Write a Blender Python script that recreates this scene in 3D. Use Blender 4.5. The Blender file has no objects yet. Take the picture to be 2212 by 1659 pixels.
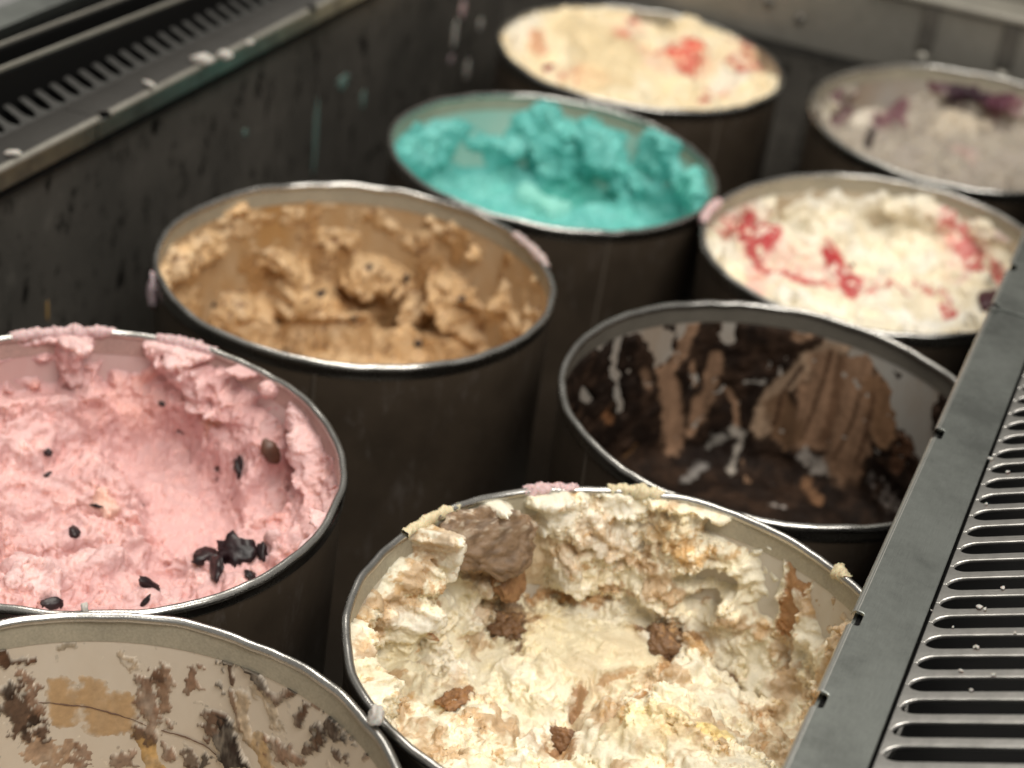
import bpy, bmesh, math, random
import numpy as np
from mathutils import Matrix, Vector
from mathutils.kdtree import KDTree
random.seed(7)
sc = bpy.context.scene
col = sc.collection

# ------------------------------------------------------------------ camera, world, lamps
PX_W, PX_H, F_PX = 2212.0, 1659.0, 3873.2
PITCH, ROLL, CAM_Z = 0.51816, 0.12791, 0.47421
_f = np.array([0, math.cos(PITCH), -math.sin(PITCH)]); _r = np.array([1., 0, 0]); _u = np.cross(_r, _f)
CA = math.cos(ROLL) * _r + math.sin(ROLL) * _u
CB = -math.sin(ROLL) * _r + math.cos(ROLL) * _u
CC = _f
CPOS = np.array([0, 0, CAM_Z])
cam_d = bpy.data.cameras.new('camera'); cam = bpy.data.objects.new('camera', cam_d); col.objects.link(cam)
cam.matrix_world = Matrix([[CA[i], CB[i], -CC[i], CPOS[i]] for i in range(3)] + [[0, 0, 0, 1]])
cam_d.sensor_width = 36.0; cam_d.lens = 36.0 * F_PX / PX_W
cam_d.clip_start = 0.02; cam_d.clip_end = 60
cam_d.dof.use_dof = True; cam_d.dof.focus_distance = 0.76; cam_d.dof.aperture_fstop = 6.6; cam_d.dof.aperture_blades = 0
sc.camera = cam

world = bpy.data.worlds.new('World'); sc.world = world; world.use_nodes = True
bg = world.node_tree.nodes['Background']; bg.inputs[0].default_value = (1.0, 0.95, 0.87, 1); bg.inputs[1].default_value = 0.29

def area(name, loc, target, sx, sy, power, colr):
    d = bpy.data.lights.new(name, 'AREA'); d.shape = 'RECTANGLE'; d.size = sx; d.size_y = sy; d.energy = power; d.color = colr
    o = bpy.data.objects.new(name, d); col.objects.link(o); o.location = loc
    o.rotation_euler = (Vector(target) - Vector(loc)).to_track_quat('-Z', 'Y').to_euler()
    return o
area('ceiling_lamp', (0.55, -0.25, 1.7), (0.0, 0.8, 0), 1.1, 0.7, 29, (1.0, 0.95, 0.88))
area('case_lamp', (-0.15, 1.15, 1.5), (0.0, 0.8, 0), 0.35, 1.2, 17, (1.0, 0.94, 0.85))

sc.view_settings.view_transform = 'Standard'; sc.view_settings.look = 'None'
sc.view_settings.exposure = 0.0; sc.view_settings.gamma = 1
sc.cycles.use_denoising = True
sc.cycles.max_bounces = 6; sc.cycles.diffuse_bounces = 4; sc.cycles.glossy_bounces = 3
sc.cycles.sample_clamp_indirect = 6

# ------------------------------------------------------------------ geometry helpers
def ray(px):
    return ((px[0] - PX_W / 2) / F_PX) * CA - ((px[1] - PX_H / 2) / F_PX) * CB + CC

UX = np.array([0.335, 0.942, 0]); UX /= np.linalg.norm(UX); VX = np.array([UX[1], -UX[0], 0])   # cabinet axes: along, across
CAB_ROT = -math.atan2(UX[0], UX[1])

def empty(name, loc=(0, 0, 0), rot=None):
    o = bpy.data.objects.new(name, None); o.empty_display_size = 0.02; col.objects.link(o)
    o.location = loc
    if rot is not None: o.rotation_euler = rot
    return o

def tag(o, label=None, cat=None, group=None, kind=None):
    if label: o['label'] = label
    if cat: o['category'] = cat
    if group: o['group'] = group
    if kind: o['kind'] = kind
    return o

def mesh_obj(name, verts, faces, mat, parent=None, smooth=True, colors=None):
    me = bpy.data.meshes.new(name)
    me.from_pydata([tuple(v) for v in verts], [], faces)
    if smooth: me.polygons.foreach_set('use_smooth', [True] * len(me.polygons))
    if mat: me.materials.append(mat)
    o = bpy.data.objects.new(name, me); col.objects.link(o)
    if parent: o.parent = parent
    return o

def grid_obj(name, P, quads, mat, parent, C=None):
    """fast numpy mesh"""
    me = bpy.data.meshes.new(name)
    n, m = len(P), len(quads)
    me.vertices.add(n); me.vertices.foreach_set('co', P.astype(np.float32).ravel())
    me.loops.add(m * 4); me.loops.foreach_set('vertex_index', quads.astype(np.int32).ravel())
    me.polygons.add(m); me.polygons.foreach_set('loop_start', np.arange(0, m * 4, 4, dtype=np.int32))
    me.polygons.foreach_set('loop_total', np.full(m, 4, dtype=np.int32))
    me.polygons.foreach_set('use_smooth', np.ones(m, dtype=bool))
    me.update(calc_edges=True)
    if C is not None:
        a = me.color_attributes.new('tint', 'FLOAT_COLOR', 'POINT')
        a.data.foreach_set('color', C.astype(np.float32).ravel())
    if mat: me.materials.append(mat)
    o = bpy.data.objects.new(name, me); col.objects.link(o); o.parent = parent
    return o

def lathe(prof, n=128, a0=0.0, a1=2 * math.pi):
    V, F = [], []
    full = abs(a1 - a0 - 2 * math.pi) < 1e-6
    cnt = n if full else n + 1
    for i in range(cnt):
        t = a0 + (a1 - a0) * i / n
        for r, z in prof: V.append((r * math.cos(t), r * math.sin(t), z))
    k = len(prof)
    for i in range(n):
        j = (i + 1) % cnt
        for q in range(k - 1):
            F.append((i * k + q, j * k + q, j * k + q + 1, i * k + q + 1))
    return V, F

def box_vf(x0, x1, y0, y1, z0, z1):
    V = [(x, y, z) for x in (x0, x1) for y in (y0, y1) for z in (z0, z1)]
    F = [(0, 1, 3, 2), (4, 6, 7, 5), (0, 4, 5, 1), (2, 3, 7, 6), (0, 2, 6, 4), (1, 5, 7, 3)]
    return V, F

def bevel(o, w, seg=2):
    m = o.modifiers.new('bevel', 'BEVEL'); m.width = w; m.segments = seg; m.limit_method = 'ANGLE'
    return o

# ------------------------------------------------------------------ noise
_rng = np.random.RandomState(3)
_perm = _rng.permutation(256).astype(np.int32); _perm = np.concatenate([_perm, _perm, _perm])
_g = _rng.normal(size=(256, 3)).astype(np.float32); _g /= np.linalg.norm(_g, axis=1)[:, None]
_h3 = _rng.rand(256, 3).astype(np.float32)

def perlin(P):
    P = P.astype(np.float32); I = np.floor(P).astype(np.int32); f = P - I
    I &= 255
    w = f * f * f * (f * (f * 6 - 15) + 10)
    out = 0
    for dx in (0, 1):
        wx = w[:, 0] if dx else 1 - w[:, 0]
        a = _perm[I[:, 0] + dx]
        for dy in (0, 1):
            wy = w[:, 1] if dy else 1 - w[:, 1]
            b = _perm[a + I[:, 1] + dy]
            for dz in (0, 1):
                wz = w[:, 2] if dz else 1 - w[:, 2]
                g = _g[_perm[b + I[:, 2] + dz] & 255]
                d = g[:, 0] * (f[:, 0] - dx) + g[:, 1] * (f[:, 1] - dy) + g[:, 2] * (f[:, 2] - dz)
                out = out + wx * wy * wz * d
    return out * 1.6

def fbm(P, scale, octv=4, gain=0.5, seed=0):
    """scale = feature size in metres"""
    Q = P / scale + seed * 17.31 + 100
    s, a = 0, 1.0
    for k in range(octv):
        s = s + a * perlin(Q); a *= gain; Q = Q * 2.03 + 5.7
    return s

def ridged(P, scale, octv=3, gain=0.5, seed=0):
    Q = P / scale + seed * 11.7 + 100
    s, a = 0, 1.0
    for k in range(octv):
        s = s + a * (1 - 2 * np.abs(perlin(Q))); a *= gain; Q = Q * 2.1 + 3.3
    return s

def cells(P, scale, seed=0):
    """rounded popcorn lumps, 0..1"""
    Q = (P / scale + seed * 7.3 + 100).astype(np.float32); I = np.floor(Q).astype(np.int32); f = Q - I
    best = np.full(len(P), 9.0, np.float32)
    for dx in (-1, 0, 1):
        for dy in (-1, 0, 1):
            for dz in (-1, 0, 1):
                h = _perm[_perm[_perm[(I[:, 0] + dx) & 255] + ((I[:, 1] + dy) & 255)] + ((I[:, 2] + dz) & 255)] & 255
                d = _h3[h] + np.array([dx, dy, dz], np.float32) - f
                best = np.minimum(best, (d * d).sum(1))
    return np.sqrt(np.clip(1 - best / 0.85, 0, 1))

def sstep(a, b, x):
    t = np.clip((x - a) / (b - a), 0, 1); return t * t * (3 - 2 * t)

# ------------------------------------------------------------------ materials
def nt_mat(name):
    m = bpy.data.materials.new(name); m.use_nodes = True
    t = m.node_tree; return m, t, t.nodes['Principled BSDF']
def node(t, ty, **kw):
    n = t.nodes.new(ty)
    for k, v in kw.items(): setattr(n, k, v)
    return n
def noise_node(t, scale, detail=4, rough=0.55, stretch=None):
    tc = node(t, 'ShaderNodeTexCoord'); n = node(t, 'ShaderNodeTexNoise')
    n.inputs['Scale'].default_value = scale; n.inputs['Detail'].default_value = detail; n.inputs['Roughness'].default_value = rough
    if stretch:
        mp = node(t, 'ShaderNodeMapping'); mp.inputs['Scale'].default_value = stretch
        t.links.new(tc.outputs['Object'], mp.inputs[0]); t.links.new(mp.outputs[0], n.inputs['Vector'])
    else: t.links.new(tc.outputs['Object'], n.inputs['Vector'])
    return n
def ramp(t, src, stops):
    r = node(t, 'ShaderNodeValToRGB'); e = r.color_ramp.elements
    while len(e) < len(stops): e.new(0.5)
    for q, (p, c) in zip(e, stops):
        q.position = p; q.color = (*c, 1) if len(c) == 3 else c
    t.links.new(src, r.inputs[0]); return r
def bump(t, b, src, strength, dist):
    n = node(t, 'ShaderNodeBump'); n.inputs['Strength'].default_value = strength; n.inputs['Distance'].default_value = dist
    t.links.new(src, n.inputs['Height']); t.links.new(n.outputs[0], b.inputs['Normal']); return n

def ice_mat(name, rough=0.42, sss=0.55, bstr=0.4, bscale=800, spec=0.35):
    m, t, b = nt_mat(name)
    at = node(t, 'ShaderNodeAttribute', attribute_name='tint')
    n1 = noise_node(t, bscale, 5, 0.65)
    mix = node(t, 'ShaderNodeMix', data_type='RGBA', blend_type='MULTIPLY')
    r = ramp(t, n1.outputs[0], [(0.3, (0.88, 0.87, 0.85)), (0.7, (1.04, 1.04, 1.04))])
    mix.inputs[0].default_value = 1.0
    t.links.new(at.outputs['Color'], mix.inputs[6]); t.links.new(r.outputs[0], mix.inputs[7])
    t.links.new(mix.outputs[2], b.inputs['Base Color'])
    b.inputs['Roughness'].default_value = rough; b.inputs['Specular IOR Level'].default_value = spec
    b.inputs['Subsurface Weight'].default_value = sss; b.subsurface_method = 'BURLEY'
    b.inputs['Subsurface Radius'].default_value = (1.0, 0.8, 0.55); b.inputs['Subsurface Scale'].default_value = 0.004
    bump(t, b, n1.outputs[0], bstr, 0.0009)
    return m

def steel(name, base=(0.42, 0.42, 0.40), rough=0.32, grime=0.5, stretch=(3, 60, 60), metallic=1.0):
    m, t, b = nt_mat(name)
    n1 = noise_node(t, 18, 8, 0.72); n2 = noise_node(t, 30, 3, 0.5, stretch)
    d = tuple(c * (1 - grime) for c in base)
    r = ramp(t, n1.outputs[0], [(0.35, d), (0.62, base)])
    mix = node(t, 'ShaderNodeMix', data_type='RGBA', blend_type='MULTIPLY'); mix.inputs[0].default_value = 0.6
    r2 = ramp(t, n2.outputs[0], [(0.3, (0.66, 0.66, 0.66)), (0.7, (1, 1, 1))])
    t.links.new(r.outputs[0], mix.inputs[6]); t.links.new(r2.outputs[0], mix.inputs[7])
    t.links.new(mix.outputs[2], b.inputs['Base Color'])
    b.inputs['Metallic'].default_value = metallic
    rr = ramp(t, n1.outputs[0], [(0.3, (rough * 1.5,) * 3), (0.7, (rough,) * 3)])
    t.links.new(rr.outputs[0], b.inputs['Roughness'])
    bump(t, b, n2.outputs[0], 0.14, 0.0005)
    return m

M_rim = steel('rim_steel', (0.62, 0.61, 0.58), 0.22, 0.35, (40, 40, 40))
M_band = steel('greasy_band', (0.50, 0.46, 0.36), 0.40, 0.25, (30, 30, 30), 0.25)
M_strip = steel('brushed_trim', (0.43, 0.46, 0.435), 0.34, 0.55, (120, 4, 4))
M_slat = steel('vent_steel', (0.70, 0.69, 0.66), 0.30, 0.6, (4, 120, 120))
def wall_mat():
    m, t, b = nt_mat('stained_steel')
    n1 = noise_node(t, 5, 5, 0.6); n2 = noise_node(t, 70, 5, 0.7, (1, 1, 0.55)); n3 = noise_node(t, 40, 3, 0.5, (30, 30, 2))
    r = ramp(t, n1.outputs[0], [(0.3, (0.078, 0.075, 0.067)), (0.7, (0.195, 0.180, 0.157))])
    r2 = ramp(t, n2.outputs[0], [(0.34, (0.06, 0.06, 0.06)), (0.45, (1, 1, 1)), (0.60, (1, 1, 1)), (0.70, (1.45, 1.45, 1.45))])
    mx = node(t, 'ShaderNodeMix', data_type='RGBA', blend_type='MULTIPLY'); mx.inputs[0].default_value = 1
    t.links.new(r.outputs[0], mx.inputs[6]); t.links.new(r2.outputs[0], mx.inputs[7]); t.links.new(mx.outputs[2], b.inputs['Base Color'])
    b.inputs['Metallic'].default_value = 0.35; b.inputs['Roughness'].default_value = 0.34
    bump(t, b, n2.outputs[0], 0.2, 0.0008)
    return m
M_wall = wall_mat()
M_dslat = steel('shaded_slat', (0.10, 0.10, 0.095), 0.4, 0.5, (4, 120, 120), 0.6)  # left slats: shade under the lid put into a darker steel
M_edge = steel('highlit_edge', (0.80, 0.79, 0.74), 0.25, 0.3, (4, 120, 4), 0.9)  # rolled edge: its highlight line put into a brighter base colour
M_dstrip = steel('shaded_trim', (0.17, 0.165, 0.155), 0.3, 0.4, (120, 4, 4), 0.8)  # left trim: dark reflection of the lid put into its colour
M_pband = steel('pink_band', (0.58, 0.42, 0.38), 0.4, 0.25, (30, 30, 30), 0.25)
M_dband = steel('shaded_band', (0.22, 0.20, 0.165), 0.4, 0.3, (30, 30, 30), 0.3)  # chocolate tub: shade inside the tub put into the band colour
M_endpanel = steel('end_panel_steel', (0.35, 0.335, 0.295), 0.40, 0.3, (4, 60, 60), 0.6)
M_dark, _t, _b = nt_mat('plastic_and_shade_black'); _b.inputs['Base Color'].default_value = (0.006, 0.006, 0.006, 1); _b.inputs['Roughness'].default_value = 0.6; _b.inputs['Specular IOR Level'].default_value = 0.12  # lid track plastic; also the black painted in for shade in the vents
M_alu = steel('aluminium_edge', (0.52, 0.50, 0.44), 0.35, 0.3, (40, 3, 40), 0.6)

def board_mat():
    m, t, b = nt_mat('brown_cardboard')
    n1 = noise_node(t, 9, 6, 0.6); n2 = noise_node(t, 60, 6, 0.75, (1, 1, 0.35)); n3 = noise_node(t, 150, 3, 0.5)
    r = ramp(t, n1.outputs[0], [(0.3, (0.036, 0.027, 0.019)), (0.7, (0.105, 0.079, 0.056))])
    r2 = ramp(t, n2.outputs[0], [(0.56, (0, 0, 0)), (0.70, (0.7, 0.7, 0.7))])
    mix = node(t, 'ShaderNodeMix', data_type='RGBA'); mix.inputs[7].default_value = (0.14, 0.12, 0.105, 1)
    t.links.new(r2.outputs[0], mix.inputs[0]); t.links.new(r.outputs[0], mix.inputs[6]); t.links.new(mix.outputs[2], b.inputs['Base Color'])
    b.inputs['Roughness'].default_value = 0.42; b.inputs['Specular IOR Level'].default_value = 0.4
    bump(t, b, n3.outputs[0], 0.15, 0.0006)
    return m
M_board = board_mat()
M_seam, _t, _b = nt_mat('board_edge'); _b.inputs['Base Color'].default_value = (0.10, 0.080, 0.060, 1); _b.inputs['Roughness'].default_value = 0.6

def liner_mat(name, c, stain, amount):
    m, t, b = nt_mat(name)
    n1 = noise_node(t, 22, 6, 0.65, (1, 1, 0.45)); n2 = noise_node(t, 8, 3, 0.5)
    r = ramp(t, n1.outputs[0], [(0.50 - amount * 0.3, c), (0.75 - amount * 0.2, stain)])
    t.links.new(r.outputs[0], b.inputs['Base Color'])
    b.inputs['Roughness'].default_value = 0.33; b.inputs['Specular IOR Level'].default_value = 0.4
    bump(t, b, n2.outputs[0], 0.1, 0.002)
    return m

# ------------------------------------------------------------------ tubs
R_RIM, R_IN, TUB_H = 0.120, 0.1166, 0.245
TUBS = {   # centre x, y, z of the rim plane and its two small tilts
 'A': (0.06128, 0.60723, 0.01388, 0.02748, -0.01289), 'B': (-0.18971, 0.69288, 0.01349, -0.02438, 0.00388),
 'C': (-0.10022, 0.95403, -0.00288, -0.01099, 0.00148), 'D': (0.14393, 0.8482, 0.00062, 0.00735, -0.00058),
 'E': (0.00947, 1.19773, -0.01791, -0.03033, 0.00381), 'F': (0.07093, 1.43226, -0.01388, -0.01015, 0.01333),
 'G': (0.23080, 1.09860, -0.01200, 0.0492, 0.02252), 'H': (0.32020, 1.32230, 0.00120, 0.0218, 0.04012),
 'I': (-0.13019, 0.45781, 0.01724, -0.01357, 0.0006)}
def tub_matrix(k):
    cx, cy, z, a, b = TUBS[k]
    n = Vector((-a, -b, 1)).normalized(); x = Vector((1, 0, a)).normalized(); y = n.cross(x)
    return Matrix(((x.x, y.x, n.x, cx), (x.y, y.y, n.y, cy), (x.z, y.z, n.z, z), (0, 0, 0, 1)))

LINERS = {}
def make_tub(k, label, liner, group='ice cream tubs in the freezer', seam=-1.9, band=None):
    root = empty('ice_cream_tub'); M = tub_matrix(k); root.matrix_world = M @ Matrix.Translation((0, 0, -TUB_H))
    tag(root, label, 'tub', group)
    Z = TUB_H
    V, F = lathe([(0.1165, 0.0), (0.1178, 0.002), (0.1180, Z - 0.012), (0.1186, Z - 0.0055)], 96)
    mesh_obj('outer_wall', V, F, M_board, root)
    V, F = lathe([(R_IN, 0.003), (R_IN, Z - 0.0125)], 96)
    mesh_obj('liner', [v for v in V], [f[::-1] for f in F], liner, root)
    V, F = lathe([(0.0, 0.003), (R_IN, 0.003)], 64)
    mesh_obj('bottom', V, F, liner, root)
    V, F = lathe([(R_IN - 0.0004, Z - 0.0135), (R_IN - 0.0003, Z - 0.0120), (R_IN + 0.0008, Z - 0.002)], 128)
    mesh_obj('inner_band', V, [f[::-1] for f in F], band or M_band, root)
    prof = []
    for i in range(13):
        a = 2 * math.pi * i / 12
        prof.append((R_RIM - 0.0021 + 0.0021 * math.cos(a), Z - 0.0021 + 0.0021 * math.sin(a)))
    V, F = lathe(prof, 192); V = np.array(V); ang = np.arctan2(V[:, 1], V[:, 0]); q_ = np.stack([np.cos(ang) * .12, np.sin(ang) * .12, np.zeros(len(V))], 1)
    dn = fbm(q_, 0.05, 3, 0.55, ord(k)); dn2 = fbm(q_, 0.03, 3, 0.6, ord(k) + 5)
    V[:, :2] *= (1 + 0.009 * dn - 0.002)[:, None]; V[:, 2] += 0.0009 * dn2
    mesh_obj('rim', V, F, M_rim, root)
    V, F = lathe([(0.1187, Z - 0.009), (0.1192, Z - 0.0082), (0.1190, Z - 0.0035)], 128)
    mesh_obj('rim_skirt', V, F, M_rim, root)
    # vertical seam where the board overlaps
    V, F = [], []
    for i in range(12):
        z = 0.004 + (Z - 0.012) * i / 11; r = 0.1177 + 0.0004 * (z / Z)
        for da, dr in ((-0.010, 0.0), (-0.008, 0.0008), (0.006, 0.0012), (0.0075, 0.0)):
            V.append(((r + dr) * math.cos(seam + da), (r + dr) * math.sin(seam + da), z))
    for i in range(11):
        for q in range(3): F.append((i * 4 + q, i * 4 + q + 1, i * 4 + q + 5, i * 4 + q + 4))
    mesh_obj('seam_strip', V, F, M_seam, root, smooth=False)
    return root

# ------------------------------------------------------------------ ice cream: a displaced skin over the inside of the tub
def feat(pts, r, t=0.0, col=None, w=1.0, crumb=None, smooth=None, clean=0.0, e=0.3, warp=0.45, speck=0.0, flat=None):
    return dict(pts=pts if isinstance(pts, list) else [pts], r=r, t=t * 1e-3, col=col, w=w, crumb=crumb, smooth=smooth, clean=clean, e=e, warp=warp, speck=speck, flat=flat)

def concentric(N):
    a = np.linspace(-1, 1, N); U, W = np.meshgrid(a, a, indexing='ij')
    U, W = U.ravel(), W.ravel()
    big = np.abs(U) > np.abs(W)
    with np.errstate(divide='ignore', invalid='ignore'):
        r = np.where(big, U, W)
        th = np.where(big, (math.pi / 4) * (W / U), math.pi / 2 - (math.pi / 4) * (U / W))
    th = np.nan_to_num(th)
    idx = np.arange(N * N).reshape(N, N)
    Q = np.stack([idx[:-1, :-1], idx[1:, :-1], idx[1:, 1:], idx[:-1, 1:]], -1).reshape(-1, 4)
    return r * np.cos(th), r * np.sin(th), Q

def normals(P, N):
    G = P.reshape(N, N, 3); du = np.gradient(G, axis=0); dv = np.gradient(G, axis=1)
    n = np.cross(du, dv).reshape(-1, 3); n /= (np.linalg.norm(n, axis=1)[:, None] + 1e-12)
    return n

class Skin:
    def __init__(self, k, N, depth, tilt=(0, 0), corner=0.03, bumps=(), top=-0.003):
        self.k, self.N, self.depth, self.tilt, self.corner, self.bumps, self.top = k, N, depth, tilt, corner, bumps, top
        self.M = tub_matrix(k); self.Mi = self.M.inverted()
        X, Y, self.Q = concentric(N)
        rr = np.hypot(X, Y); th = np.arctan2(Y, X)
        wallh = depth + 0.02
        L = R_IN + wallh
        s = rr * L
        c = corner
        # arc: floor to R_IN-c, quarter curve, then the wall
        sf = R_IN - c; sc_ = sf + c * math.pi / 2; 
        L2 = sc_ + (wallh - c); s = rr * L2
        r = np.where(s < sf, s, np.where(s < sc_, sf + c * np.sin(np.clip((s - sf) / c, 0, math.pi / 2)), R_IN))
        lift = np.where(s < sf, 0, np.where(s < sc_, c * (1 - np.cos(np.clip((s - sf) / c, 0, math.pi / 2))), c + (s - sc_)))
        w = np.clip(lift / lift.max(), 0, 1)
        x, y = r * np.cos(th), r * np.sin(th)
        z0 = self.floor(x, y)
        z = z0 + (self.top - z0) * w
        self.B = np.stack([x, y, z], 1); self.w = w
        n = normals(self.B, N)
        k9 = sstep(0.75, 0.93, w)[:, None]
        # inward normals
        self.n = np.where((n[:, 2:3] * (1 - w[:, None]) - (n[:, 0:1] * x[:, None] + n[:, 1:2] * y[:, None]) / R_IN * w[:, None]) < 0, -n, n)
        self.n = self.n * (1 - k9) + self.n0() * k9; self.n /= np.linalg.norm(self.n, axis=1)[:, None]
    def floor(self, x, y):
        z = -self.depth + self.tilt[0] * x + self.tilt[1] * y
        for bx, by, br, bh in self.bumps: z = z + bh * np.exp(-((x - bx) ** 2 + (y - by) ** 2) / (2 * br * br))
        return z
    def pick(self, px):
        d = Vector(ray(px)); o = self.Mi @ Vector(CPOS); d = (self.Mi.to_3x3() @ d).normalized()
        t = -o.z / d.z if d.z < 0 else 0.5
        p = o + d * t
        if math.hypot(p.x, p.y) > R_IN - 0.0005:      # on the rim: stay there
            s = (R_IN - 0.0005) / math.hypot(p.x, p.y)
            return np.array([p.x * s, p.y * s, self.top]), t
        c = self.corner
        for i in range(600):
            t += 0.0008; p = o + d * t
            r = math.hypot(p.x, p.y); zf = float(self.floor(p.x, p.y))
            if r > R_IN - c:
                q = min((r - (R_IN - c)) / c, 1.0); zf += c * (1 - math.sqrt(max(0, 1 - q * q)))
            if r >= R_IN - 1e-4 or p.z <= zf: break
        return np.array([p.x, p.y, p.z]), t
    def build(self, name, mat, parent, feats, base_col, var_col=None, t0=3.0, low=3.0, flake=1.0, crumb0=0.25, fine=0.5,
              pits=0.0, flake_dir=(0.25, -1, 0.35), thin=False, seed=0, floor_t=None, streak=0.0, crumb_amp=1.0, terrace=0.0, tscale=0.045, ledge=0.4, vein=None, voxel=0.0012, band_clean=False, wall_t=None, white=None, fleck=None, chips=None, speck_col=None, colseed=0):
        B, N = self.B, self.N; n = N * N
        sd = seed
        W1 = np.stack([fbm(B, 0.011, 4, 0.55, sd + 1), fbm(B, 0.011, 4, 0.55, sd + 2), fbm(B, 0.011, 4, 0.55, sd + 3)], 1)
        lo = fbm(B, 0.035, 3, 0.5, sd + 4)
        T = np.full(n, t0 * 1e-3, np.float64) + low * 1e-3 * lo
        if floor_t is not None: T = np.where(self.w < 0.12, floor_t * 1e-3 + low * 1e-3 * lo, T)
        C = np.tile(np.array(base_col, np.float64), (n, 1))
        if var_col is not None:
            m = sstep(-0.25, 0.55, fbm(B + W1 * 0.003, 0.02, 4, 0.55, sd + 5))[:, None]; C = C * (1 - m) + np.array(var_col) * m
        cr = np.clip(crumb0 + 0.6 * fbm(B, 0.03, 3, 0.5, sd + 6), 0, 1)
        sm = np.zeros(n); cl = np.zeros(n); fl = np.zeros(n)
        if wall_t is not None: T = T * (1 - sstep(0.25, 0.5, self.w)) + (wall_t * 1e-3 + low * 0.5e-3 * lo) * sstep(0.25, 0.5, self.w)
        cb = np.zeros(n)
        if band_clean: cb = sstep(-0.019, -0.013, B[:, 2] + 0.006 * fbm(B, 0.012, 3, 0.55, sd + 30))
        edge_n = fbm(B, 0.006, 4, 0.6, sd + 7)
        W2 = np.stack([fbm(B, 0.0045, 3, 0.6, sd + 31), fbm(B, 0.0045, 3, 0.6, sd + 32), fbm(B, 0.0045, 3, 0.6, sd + 33)], 1)
        for f in feats:
            P3 = []; sc_ = []
            for p in f['pts']:
                q, t = self.pick(p); P3.append(q); sc_.append(t / F_PX)
            r = f['r'] * float(np.mean(sc_))
            lo_ = np.min(P3, 0) - 2.2 * r - 0.01; hi_ = np.max(P3, 0) + 2.2 * r + 0.01
            sel = np.where(((B > lo_) & (B < hi_)).all(1))[0]
            if not len(sel): continue
            X = B[sel] + W1[sel] * (f['warp'] * min(r, 0.012) * 0.9)
            X = X + W2[sel] * (f['warp'] * min(r, 0.006) * 0.7); d = np.full(len(sel), 9.0)
            if len(P3) == 1: d = np.linalg.norm(X - P3[0], axis=1)
            for a, b in zip(P3[:-1], P3[1:]):
                ab = b - a; u = np.clip(((X - a) @ ab) / max(ab @ ab, 1e-12), 0, 1)
                d = np.minimum(d, np.linalg.norm(X - (a + u[:, None] * ab), axis=1))
            q = d / r + f['warp'] * 0.35 * edge_n[sel]
            e = f['e']; wgt = 1 - sstep(1 - e, 1 + e, q)
            if thin: T[sel] = np.maximum(T[sel], t0 * 1e-3 + wgt * (f['t'] - t0 * 1e-3))
            elif f['flat'] is not None: fl[sel] = np.maximum(fl[sel], wgt); T[sel] = T[sel] * (1 - wgt) + wgt * f['flat'] * 1e-3
            else: T[sel] += f['t'] * wgt
            if f['crumb'] is not None: cr[sel] = cr[sel] * (1 - wgt) + f['crumb'] * wgt
            if f['smooth'] is not None: sm[sel] = np.maximum(sm[sel], f['smooth'] * wgt)
            if f['clean']: cl[sel] = np.maximum(cl[sel], f['clean'] * wgt)
            elif f['t'] > 0 or f['flat'] is not None or f['col'] is not None: cl[sel] *= (1 - wgt)
            if f['t'] > 0.0038: cb[sel] *= (1 - wgt)
            if f['col'] is not None:
                cw = ((sstep(0.2, 0.95, wgt) if f['smooth'] else sstep(0.2, 0.7, wgt)) if thin else wgt) * f['w']
                if f['speck']: cw = cw * sstep(f['speck'] - 0.12, f['speck'] + 0.12, 0.5 + 0.6 * edge_n[sel])
                C[sel] = C[sel] * (1 - cw[:, None]) + np.array(f['col']) * cw[:, None]
        cl = np.maximum(cl, cb)
        rough = np.clip(1 - sm, 0, 1)
        if streak: C = C * np.clip(1 + streak * fbm(B * np.array([1, 1, 0.12]), 0.006, 4, 0.6, sd + 60), 0.3, 1.9)[:, None]
        self.lo, self.edge_n = lo, edge_n
        if thin:
            P = B + self.n * (T + 0.00035 * edge_n * rough)[:, None]
            st = sstep(-0.1, 0.7, fbm(B * np.array([1, 1, 0.3]), 0.008, 4, 0.6, sd + 50))[:, None] * 0.32 * (1 - 0.8 * sm[:, None])
            C = C * (1 - st) + np.array(base_col) * st * 0.9
            C = C * (1 + (0.35 - 0.25 * sm[:, None]) * fbm(B, 0.004, 3, 0.6, sd + 51)[:, None])
            Q, Nrm = self.Q, self.n
        else:
            # chunky relief first, then an even remesh, then the fine torn texture on top
            chunk = 0.0016 * ridged(B + W1 * 0.004, 0.016, 2, 0.5, sd + 14) * rough * (1 - fl)
            if terrace:      # smooth scooped facets parted by ragged torn ledges
                x = 3.2 * (fbm(B, tscale, 2, 0.5, sd + 70) + 0.09 * edge_n + 0.05 * W2[:, 0] + 0.10 * W1[:, 1])
                fr = x - np.floor(x); led = sstep(0.62, 0.95, fr)
                tm = terrace * 1e-3 * (1 - 0.6 * sm)
                T = T + tm * (np.floor(x) + led - 0.5 - 0.45 * fr) * np.where(cl > 0.5, 0, 1) * (1 - fl)
                ledm = np.clip(1 - np.abs(fr - 0.88) / 0.16, 0, 1) * (1 - sm)
                cr = np.maximum(cr * 0.7, ledge * ledm)
            T = np.clip(T, -0.02, 0.03) + chunk
            up = 0.35 * np.clip(T - 0.006, 0, 0.02) * sstep(0.6, 0.95, self.w)
            P = B + self.n * T[:, None]; P[:, 2] += up
            P = P * (1 - cl[:, None]) + (B - self.n0() * 0.0012) * cl[:, None]
            P, Q, Nrm, ix = self.remesh(P, voxel, np.minimum(T, 0) * (1 - cl))
            C, cr, sm, cl, rough, lo, edge_n = C[ix], cr[ix], sm[ix], cl[ix], rough[ix], lo[ix], edge_n[ix]
            n = len(P)
            Wp = np.stack([fbm(P, 0.009, 3, 0.55, sd + 21), fbm(P, 0.009, 3, 0.55, sd + 22), fbm(P, 0.009, 3, 0.55, sd + 23)], 1)
            fd = np.array(flake_dir) / np.linalg.norm(flake_dir)
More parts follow.
